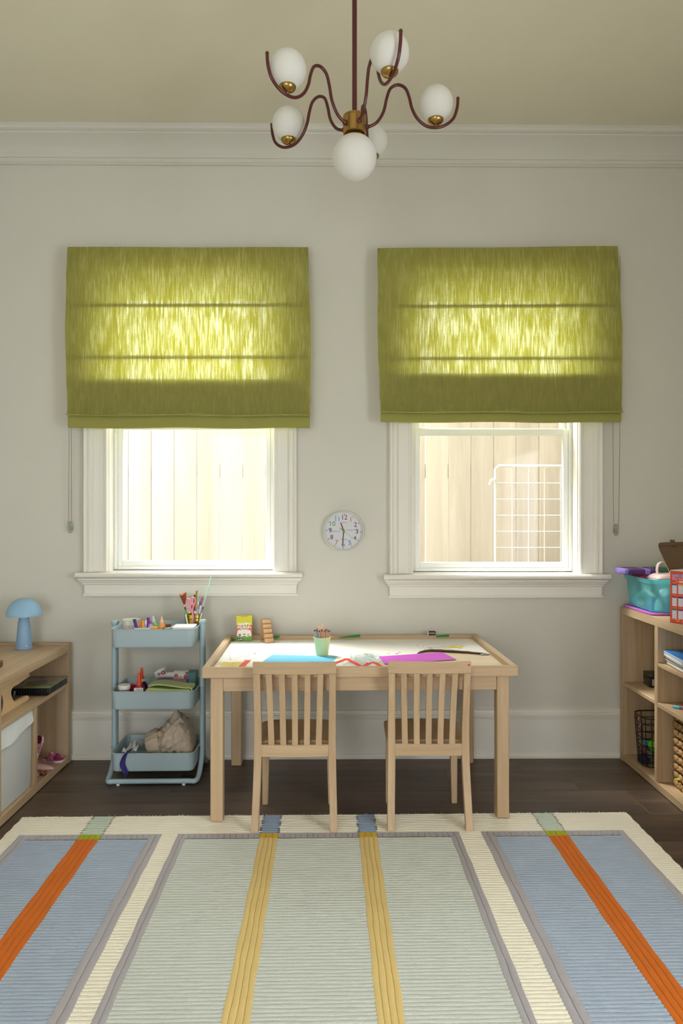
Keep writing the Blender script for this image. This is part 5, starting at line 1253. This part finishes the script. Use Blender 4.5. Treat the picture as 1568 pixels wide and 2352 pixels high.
part(bc, 'divider', (RX + .0005, yd0, .0365), (rb2, yd0 + .0065, BT - .0385), M['shelfz'])
zs1 = at_x(1431, 1567, RX).z
part(bc, 'shelf', (RX + .004, yd1 + .0005, zs1 - .018), (rb2, RE0 - .0005, zs1), M['shelfy'])
zA, zB = at_x(1509, 1523, RX).z, at_x(1508, 1613, RX).z
part(bc, 'shelf', (RX + .003, 2.5385, zA - .016), (rb2, yd0 - .0005, zA), M['shelfy'])
part(bc, 'shelf', (RX + .001, 2.5385, zB - .020), (rb2, yd0 - .0005, zB), M['shelfy'])
part(bc, 'back_board', (rb2 - .008, 2.54, .04), (rb2 - .001, RE0 - .002, BT - .04), M['shelfz'])
part(bc, 'end_strip', (RX + .002, RE0 - .0018, zs1 + .001), (RX + .060, RE0 - .0002, BT - .0385), M['shelfstrip'], 0)
part(bc, 'end_strip', (RX + .002, yd0 - .0016, zA + .001), (RX + .040, yd0 - .0001, BT - .0385), M['shelfstrip'], 0)
# black tin box
q = at_z(1476.5, 1568, zs1); tinq = at_z(1499, 1587, zs1)
tin = thing('tin_box', 'black printed tin box on the bookcase shelf', 'box', (q.x, q.y, zs1 + .0003), -.12)
MB().box((0, -.105, 0), (.085, 0, .046), .003).build('body', M['black'], tin); MB().box((-.001, -.106, .0465), (.086, .001, .060), .003).build('lid', plain('tin_lid', (28, 26, 26), .35), tin)
MB().box((-.0008, -.085, .008), (-.0002, -.04, .034), 0).build('printed_picture', mottled('tin_print', [(60, 44, 34), (84, 62, 44), (40, 32, 28), (110, 84, 56)], 90, .4), tin, smooth=False)
MB().box((.012, -.1065, .010), (.020, -.1055, .040), 0).build('printed_word', plain('tin_white', (170, 166, 166), .5), tin, smooth=False)
MB().box((-.0008, -.022, .010), (-.0002, -.008, .018), 0).build('printed_mark', plain('tin_white', (170, 166, 166), .5), tin, smooth=False)
# wire basket with contents
q = at_z(1478, 1766, .036); wbx, wby = q.x + .012, q.y + .128
wm_ = plain('black_wire', (20, 18, 18), .4, .3); cop = plain('copper_hook', (176, 120, 96), .35, .6)
wbk = thing('wire_basket', 'black wire basket with copper hooks in the bookcase bottom', 'basket', (wbx, wby, .0366))
bw2, bd2 = .16, .13
q2 = at_d(1467, 1637, 3.53); wbh = q2.z - .0365
def wr(z, g=0): return [(x, y_, z) for x, y_ in rrect(bw2 / 2 + g, bd2 / 2 + g, .045, 5, bw2 / 2, -bd2 / 2)]
for i, z in enumerate([.0045, .028, .062, .098, .134, .170, .204, wbh]):
    MB().tube(wr(z, .012 * z / wbh), .0022 if z < wbh else .003, 6, loop=True).build('wire_ring', wm_, wbk)
rr0, rr1 = wr(.004), wr(wbh, .012)
for k in range(0, len(rr0), 2): MB().tube([rr0[k], rr1[k]], .0020, 6).build('wire_upright', wm_, wbk)
for k in range(4): MB().tube([(.02 + .04 * k, -bd2 + .012, .004), (.02 + .04 * k, -.012, .004)], .0018, 6).build('wire_base', wm_, wbk)
for (hpx, hpy) in ((1468, 1648), (1472.5, 1662)):
    q = at_d(hpx, hpy, 3.50 if hpx > 1470 else 3.54); l = Vector((q.x - wbx, q.y - wby, q.z - .0365))
    MB().tube(smooth_path([l + Vector((-.005, 0, -.030)), l + Vector((-.006, 0, -.008)), l + Vector((0, 0, .003)), l + Vector((.008, 0, -.004)), l + Vector((.009, 0, -.010))], 4), .0032, 8).build('hook', cop, wbk)
def inb(px, py, d): q = at_d(px, py, d); return q
q = inb(1503, 1712, 3.49); tag(MB().sphere((0, 0, 0), .0305, 24, 16).build('ball', plain('ball_lime', (96, 190, 34), .5), None, (q.x, q.y, q.z)), 'lime green ball inside the wire basket', 'ball')
q = inb(1485, 1706, 3.535); tag(MB().box((-.014, -.012, -.012), (.014, .012, .012), .002).build('toy_block', plain('block_teal', (70, 160, 170), .5), None, q, .3), 'teal toy block beside the lime ball in the wire basket', 'block')
q = inb(1479, 1722, 3.53); tag(MB().sphere((0, 0, 0), .020, 18, 12).build('ball', plain('ball_plum', (110, 56, 66), .6), None, q), 'dusky plum ball under the teal block in the wire basket', 'ball')
q = inb(1480, 1741, 3.51); tag(MB().box((-.020, -.028, -.022), (.020, .03, .012), .006).build('cloth_bundle', plain('bundle_navy', (38, 34, 60), .8), None, q, .1), 'dark navy cloth bundle low in the wire basket', 'cloth')
q = inb(1498, 1748, 3.49); cn = thing('clear_container', 'clear plastic food container in the wire basket under the lime ball', 'container', (q.x + .012, q.y - .004, .0425))
MB().loft([[(x, y_, z) for x, y_ in rrect(a, b, .01)] for a, b, z in ((.028, .036, 0), (.034, .042, .046), (.036, .044, .048))]).build('body', clear('container_clear', (220, 224, 220), .35, body=(206, 208, 206)), cn)
MB().loft([[(x, y_, z) for x, y_ in rrect(a, b, .01)] for a, b, z in ((.038, .044, .0485), (.038, .044, .053), (.034, .040, .056))]).build('lid', clear('container_lid', (200, 206, 200), .5, body=(190, 196, 190)), cn)
# stack of magazines
ms = [((40, 130, 210), 'blue magazine, topmost of the stack on the bookcase shelf', .009), ((226, 228, 232), 'white magazine second from the top of the stack', .013), ((96, 60, 64), 'maroon book below the white magazine in the stack', .012), ((40, 40, 48), 'black magazine low in the stack on the bookcase shelf', .008), ((226, 230, 226), 'white and green notebook under the black magazine', .012), ((176, 60, 50), 'thin red folder at the bottom of the stack', .004)]
zc = zA + .0003
offs = [(.036, -.030), (.030, -.022), (.034, -.02), (.030, -.012), (.040, -.028), (.046, -.04)]
for (rgb, lb2, t_), (ox, oy) in reversed(list(zip(ms, [(.020, -.018), (.022, -.016), (.027, -.022), (.026, -.020), (.030, -.026), (.036, -.034)]))):
    o = thing('magazine', lb2, 'magazine', (RX + ox, yd0 + oy, zc), -.10 + random.uniform(-.03, .03), 'stacked magazines on the bookcase shelf')
    MB().box((0, -.22, .0), (.28, 0, t_ * .2), .0003).build('back_cover', plain('mag_%d_%d' % rgb[:2], rgb, .3), o); MB().box((.001, -.219, t_ * .2 + .0001), (.28, -.001, t_ * .8), .0003).build('pages', M['white'], o); MB().box((0, -.22, t_ * .8 + .0001), (.28, 0, t_), .0003).build('front_cover', plain('mag_%d_%d' % rgb[:2], rgb, .3), o)
    zc += t_ + .0006
MB()
# pen on the lower shelf
q0 = at_z(1540, 1625, zB); q1 = at_z(1585, 1634, zB)
q0.z = q1.z = zB + .0065; pen = thing('pen', 'ballpoint pen with bright blue grip on the bookcase shelf', 'pen', q0, (q1 - q0).to_track_quat('Z', 'Y').to_euler())
MB().lathe([(.0008, 0), (.002, .006), (.0045, .012)], 14).build('tip', M['steel'], pen); MB().lathe([(.0055, .012), (.0062, .016), (.0062, .036), (.0056, .038)], 16).build('grip', plain('grip_blue', (70, 170, 210), .5), pen); MB().lathe([(.005, .038), (.005, .13)], 16).build('barrel', clear('pen_barrel', (200, 205, 215), .5, body=(150, 156, 170)), pen)
# braided basket
bqx = at_d(1553, 1700, 3.2).x; bb = thing('braided_basket', 'braided seagrass basket in the bottom of the bookcase', 'basket', (bqx, yd0 - .02, .0365))
st1 = plain('straw_tan', (176, 136, 84), .8, bump=.6, bscale=160, var=.2, vscale=50); st2 = plain('straw_dark', (140, 104, 62), .85, bump=.6, bscale=160, var=.25, vscale=50)
bh_ = zB - .020 - .0365 - .012
rows_n = 9
MB().loft([[(x, y_, z) for x, y_ in rrect(.13 - .012, .145 - .012, .03, 5, .13, -.145)] for z in (.004, bh_ - .005)]).build('lining', plain('basket_lining', (46, 36, 26), .9), bb)
for k in range(rows_n):
    z = .0175 + (bh_ - .034) * k / (rows_n - 1); base = rrect(.13, .145, .03, 6, .13, -.145)
    dense = []
    for i in range(len(base)):
        a, b = Vector(base[i] + (0,)), Vector(base[(i + 1) % len(base)] + (0,)); m = max(1, int((b - a).length / .010))
        for j in range(m): dense.append(a.lerp(b, j / m))
    for ph, mt in ((0, st1), (2 * PI / 3, st1), (4 * PI / 3, st2)):
        n_ = len(dense); pts = []
        for i, p in enumerate(dense):
            nx = dense[(i + 1) % n_] - dense[i - 1]; out_ = Vector((nx.y, -nx.x, 0)).normalized(); a = 2 * PI * i * round(n_ / 4.2) / n_ + ph
            pts.append(p + out_ * (.006 * math.sin(a * 2)) + Vector((0, 0, z + .0085 * math.cos(a))))
        MB().tube(pts, .0075, 6, loop=True).build('straw_braid', mt, bb, ang=70)
q0 = at_d(1549, 1790, 3.17); q1 = at_d(1580, 1791.5, 3.12); stick('straw_rod', 'thin yellow-green rod sticking out in front of the braided basket', 'rod', q0, q1, .0040, (190, 196, 40))
# --- on top of the bookcase
zt = BT + .0002
lidm = plain('lid_purple', (196, 110, 206), .4)
LB = at_z(1432, 1391, BT); LF_ = at_z(1505, 1414, BT)
bx0, by1 = RX + .004, RE0 + .025; by0 = at_z(1505, 1414.5, BT).y
bnq = thing('bin_lid', 'purple plastic lid under the turquoise bin on the bookcase', 'lid', (bx0, by0, zt))
bl = by1 - by0; bwid = .30
mb = MB(); mb.loft([[(x, y_, z) for x, y_ in rrect(bwid / 2 - s_, bl / 2 - s_, .03, 5, bwid / 2, bl / 2)] for s_, z in ((.004, 0), (0, .003), (0, .010), (.004, .012), (.010, .012), (.012, .008))]); mb.build('lid_plate', lidm, bnq)
tq = clear('bin_turquoise', (206, 250, 252), .48, body=(150, 246, 252))
tqr = clear('bin_turquoise_rim', (170, 240, 244), .62, body=(140, 232, 238))
tb_ = thing('plastic_bin', 'translucent turquoise bin full of toys on the bookcase', 'bin', (bx0 + bwid / 2, (by0 + by1) / 2, zt + .0125))
ha = .150
def rb_(s_, z): return [(x, y_, z) for x, y_ in rrect(bwid / 2 - s_, bl / 2 - s_, .03, 6)]
MB().loft([rb_(.030, .002), rb_(.026, 0), rb_(.021, .003), rb_(.011, ha - .022)], caps=False).build('body', tq, tb_)
MB().loft([rb_(.0305, .0015), rb_(.0305, .0025)]).build('bin_floor', tq, tb_)
MB().loft([rb_(.011, ha - .022), rb_(.004, ha - .020), rb_(.002, ha - .004), rb_(-.001, ha), rb_(.007, ha), rb_(.010, ha - .018)], caps=False, loop=True).build('rim', tqr, tb_)
cont = [((-.085, -.050, .030), (.026, .026, .026), (20, 120, 190)), ((-.105, .028, .072), (.010, .040, .008), (150, 236, 210)), ((-.106, -.052, .080), (.009, .036, .006), (236, 240, 236)), ((-.095, .095, .030), (.022, .026, .026), (60, 190, 210)), ((.010, -.108, .032), (.03, .018, .027), (20, 70, 120)), ((-.055, -.110, .088), (.034, .022, .018), (236, 236, 236)), ((.030, .010, .058), (.060, .060, .050), (60, 170, 196)), ((-.090, -.108, .030), (.014, .016, .026), (206, 230, 232)), ((-.104, .058, .016), (.008, .012, .010), (240, 240, 240)), ((-.103, .105, .085), (.010, .028, .010), (70, 190, 200)), ((.040, .110, .050), (.05, .032, .044), (190, 190, 120)), ((-.104, .012, .020), (.009, .014, .010), (226, 230, 120))]
TN = ['blue tub low in', 'mint green slab in', 'white rod slanted in', 'aqua block at the wall end of', 'dark navy reel at the near end of', 'white packet high in', 'large teal case in the middle of', 'pale mint cone near the rim corner of', 'small white cube at the bottom of', 'aqua tube near the rim of', 'olive box at the back of', 'small yellow brick in']
for i, (c, s3, rgb) in enumerate(cont):
    q = Vector(tb_.location) + Vector(c)
    nm = ['toy_tub', 'toy_slab', 'toy_rod', 'toy_block', 'toy_reel', 'toy_packet', 'toy_case', 'toy_cone', 'toy_cube', 'toy_tube', 'toy_box', 'toy_brick'][i]
    m_ = plain('toy_%d' % i, rgb, .5); r3 = (0, 0, 0) if s3[2] > .02 else (.5 * (-1) ** i, .1, .2 * i)
    if nm == 'toy_reel': mb = MB(); mb.xf = Matrix.Rotation(PI / 2, 4, 'X'); mb.lathe([(.020, -.018), (.026, -.016), (.026, -.010), (.012, -.008), (.012, .008), (.026, .010), (.026, .016), (.020, .018)], 20)
    elif nm == 'toy_cone': mb = MB().lathe([(.018, -.026), (.016, 0), (.006, .026)], 16)
    else: mb = MB().box([-v for v in s3], s3, min(s3) * .35)
    tag(mb.build(nm, m_, None, q, r3), '%s the translucent turquoise bin' % TN[i], 'toy', 'toys seen through the turquoise bin')
zr = zt + .0125 + ha
# pink pouch, purple case, rainbow book, handbag resting on the bin
def pill(w3, d3, h3, n=7):
    rg = []
    for k in range(n):
        t = -1 + 2 * k / (n - 1); s_ = math.sqrt(max(0.02, 1 - t * t)) ; rg.append([(x, y_, h3 / 2 + t * h3 / 2) for x, y_ in rrect(w3 / 2 * (.86 + .14 * s_), d3 / 2 * (.86 + .14 * s_), min(w3, d3) * .25, 5)])
    return MB().loft(rg)
q = Vector(tb_.location); tag(pill(.19, .118, .032).build('pencil_pouch', plain('pouch_pink', (216, 50, 110), .6), None, (q.x - .030, q.y + .076, zr - .021), .03, ang=60), 'hot pink zip pouch lying in the turquoise bin top', 'pouch')
pc_ = thing('plush_case', 'dark purple and lilac plush case overhanging the turquoise bin', 'case', (at_d(1452, 1300, 3.55).x, at_d(1452, 1300, 3.55).y, zr + .0106), -.02)
pl1, pl2 = plain('plush_dark', (84, 54, 104), .9, bump=.6, bscale=200, var=.15), plain('plush_lilac', (150, 124, 206), .95, bump=1, bscale=260, var=.2, vscale=80)
def pillseg(xa_, xb_): 
    prof = rrect(.07, .0135, .012, 4); return MB().loft([[(xx, a * s_, .0135 + b * s_) for a, b in prof] for xx, s_ in ((xa_, .93), (xa_ + .004, 1), (xb_ - .004, 1), (xb_, .93))])
pillseg(-.042, .035).build('side_panel', pl1, pc_); pillseg(.036, .062).build('trim_band', pl2, pc_); pillseg(.063, .10).build('side_panel', pl1, pc_); 
MB().loft([[(xx, a * s_, .0135 + b * s_) for a, b in rrect(.066, .0135, .012, 4)] for xx, s_ in ((-.070, .3), (-.068, .75), (-.060, 1), (-.048, 1.02), (-.042, .95))]).build('plush_end', pl2, pc_)
rbk = thing('picture_book', 'green and blue spined picture book behind the pink handbag', 'book', (at_d(1514, 1305, 3.56).x + .022, at_d(1512, 1305, 3.56).y + .02, zr + .0112), 0)
MB().box((-.05, -.02, 0), (.11, .02, .030), .002).build('cover', plain('book_green', (88, 140, 104), .5), rbk); MB().box((-.05, -.0215, .002), (-.028, -.0202, .030), 0).build('spine_stripe', plain('book_navy', (60, 64, 124), .5), rbk, smooth=False); MB().box((.04, -.0215, .002), (.075, -.0202, .012), 0).build('spine_stripe', plain('book_yellow', (226, 200, 40), .5), rbk, smooth=False)
MB().box((.062, -.0215, .014), (.10, -.0202, .030), 0).build('spine_stripe', plain('book_lime', (130, 170, 80), .5), rbk, smooth=False)
# handbag
hbm = plain('bag_blush', (226, 200, 198), .5, var=.03)
hq = Vector(tb_.location) + Vector((-.042, -.064, 0)); hbag = thing('handbag', 'blush pink toy handbag with arched handle in the bin top', 'handbag', (hq.x, hq.y, zr - .020), -.02)
def quilt(u, v):
    x, y_ = -.058 + .150 * u, -.075 + .15 * v
    e = (1 - abs(2 * u - 1) ** 6) * (1 - abs(2 * v - 1) ** 6)
    return (x, y_, .022 + .016 * e + .0022 * e * (abs(math.sin((u * 3 + v * 3) * PI)) + abs(math.sin((u * 3 - v * 3) * PI))))
MB().sheet(quilt, 30, 30).build('quilted_top', hbm, hbag, ang=70)
MB().loft([[(.017 + x, y_, z) for x, y_ in rrect(a, b, .02)] for a, b, z in ((.066, .066, 0), (.075, .075, .004), (.076, .076, .021))]).build('body', hbm, hbag)
hp = smooth_path([(-.030, 0, .036), (-.034, 0, .060), (-.026, 0, .086), (-.006, 0, .094), (.012, 0, .082), (.026, 0, .056), (.036, 0, .030)], 5)
MB().loft([[(p.x + n_[0] * .0022 * a, .011 * b, p.z + n_[1] * .0022 * a) for a, b in ((1, -1), (1, 1), (-1, 1), (-1, -1))] for p, n_ in [(p, (lambda t: (-t.z, t.x))((hp[min(len(hp) - 1, i + 1)] - hp[max(0, i - 1)]).normalized())) for i, p in enumerate(hp)]]).build('handle', hbm, hbag, ang=50)
for x in (-.029, .036): MB().tube([(x + .007 * math.cos(t), -.006, .034 + .007 * math.sin(t)) for t in [2 * PI * k / 14 for k in range(14)]], .0018, 6, loop=True).build('ring', M['brass'], hbag)
for k in range(5): MB().sphere((.048 + .005 * math.sin(k * 2.1), -.012 + .004 * k, .042 + .006 * math.cos(k * 1.7)), .0055, 10, 6).build('charm', plain('charm_gold', (196, 150, 120), .35, .3), hbag)
# red flash-card box with open kraft lid
rx_ = at_x(1538, 1430, RX + .012)
rq = at_z(1538, 1430, BT); bxw, bxd, bxh = .24, .13, 0
zt2 = at_d(1538, 1311, (1.24 - BT) * F / (1430 - CY)).z; bxh = zt2 - BT
rbx = thing('flash_card_box', 'red printed card box with open brown flap on the bookcase', 'box', (rq.x, rq.y, zt), 0)
redm = plain('box_red', (212, 74, 46), .5)
# its printed face looks into the room (towards -x, turned a little to the camera)
rbx.rotation_euler = (0, 0, math.radians(38))
MB().box((0, -.20, 0), (.17, 0, bxh - .0), .002).build('carton', redm, rbx)
MB().box((.0, -.20, bxh + .0002), (.17, 0, bxh + .003), .001).build('top_edge', M['white'], rbx)
col9 = [(40, 96, 170), (240, 176, 40), (90, 180, 80), (150, 50, 44), (50, 44, 110), (30, 140, 140), (30, 130, 80), (130, 50, 150), (240, 140, 50)]
pl_ = plain('flash_card', (206, 208, 220), .5)
fw = .0195
for r_ in range(3):
    for c_ in range(5):
        yc_ = -.020 - .0262 * c_; zc_ = bxh * (.66 - .24 * r_); hgt = bxh * .185
        MB().box((-.0008, yc_ - fw / 2, zc_ - hgt / 2), (-.0001, yc_ + fw / 2, zc_ + hgt / 2), 0).build('printed_card', pl_, rbx, smooth=False)
        MB().box((-.0014, yc_ - fw / 2, zc_ + hgt / 2 - .006), (-.0009, yc_ + fw / 2, zc_ + hgt / 2), 0).build('card_heading', plain('head_%d' % ((r_ * 3 + c_) % 9), col9[(r_ * 3 + c_) % 9], .5), rbx, smooth=False)
        MB().box((-.0007, yc_ - fw / 2, zc_ + hgt / 2 + .0045), (-.0001, yc_ + fw / 2 - .002, zc_ + hgt / 2 + .006), 0).build('print_line', plain('print_peach', (240, 170, 140), .5), rbx, smooth=False)
def squiggle(z, h_, y0_, y1_, mat, seed):
    rnd = random.Random(seed); mb = MB(); y_ = y0_
    while y_ > y1_:
        wv = rnd.uniform(.003, .006)
        if rnd.random() > .12: mb.box((-.0010, y_ - wv * .8, z - h_ / 2), (-.0002, y_, z + h_ / 2 * rnd.uniform(.4, 1)), .0003)
        y_ -= wv
    mb.build('blurred_title', mat, rbx, smooth=False)
squiggle(bxh * .915, .013, -.010, -.14, plain('title_blue', (150, 160, 214), .5), 3); squiggle(bxh * .855, .013, -.010, -.14, plain('title_pink', (228, 140, 140), .5), 5); squiggle(bxh * .805, .006, -.03, -.075, wht, 8)
squiggle(bxh * .075, .004, -.008, -.15, plain('print_peach', (240, 170, 140), .5), 9); squiggle(bxh * .045, .004, -.03, -.12, plain('print_peach', (240, 170, 140), .5), 11)
kr = plain('kraft_flap', (98, 76, 52), .85, var=.04)
fla = [(1538, 1313), (1519.5, 1262), (1518.5, 1254), (1520, 1249), (1523.5, 1247), (1540, 1246), (1640, 1244), (1640, 1313)]
dflap = rq.y + .06
P = [at_y(px, py, dflap) for px, py in fla]; c = P[0]
inv = Matrix.Rotation(-math.radians(38), 4, 'Z')
def L_(v): return tuple(inv @ (Vector(v) - Vector(rbx.location)))
mb = MB(); n = len(P); lean = lambda p: Vector((p.x, p.y + (p.z - c.z) * .25, p.z))
mb.add([L_(lean(p)) for p in P] + [L_(lean(p) + Vector((0, .004, 0))) for p in P], [tuple(range(n)), tuple(range(n, 2 * n))[::-1]] + [(k, (k + 1) % n, n + (k + 1) % n, n + k) for k in range(n)])
fo_ = mb.build('lid_flap', kr, rbx, smooth=False)
def flapbar(name, a, b, th, dy, mat):
    A_, B_ = lean(at_y(a[0], a[1], dflap)), lean(at_y(b[0], b[1], dflap)); MB().tube([L_(A_ + Vector((0, dy, 0))), L_(B_ + Vector((0, dy, 0)))], th, 8).build(name, mat, fo_)
flapbar('crease', (1519, 1255), (1640, 1250), .0012, -.001, plain('kraft_dark', (84, 60, 40), .9))
flapbar('tab', (1547, 1243), (1557, 1243.5), .0055, .002, kr); flapbar('slot', (1548, 1255), (1560, 1257), .0025, -.001, plain('kraft_dark', (84, 60, 40), .9))
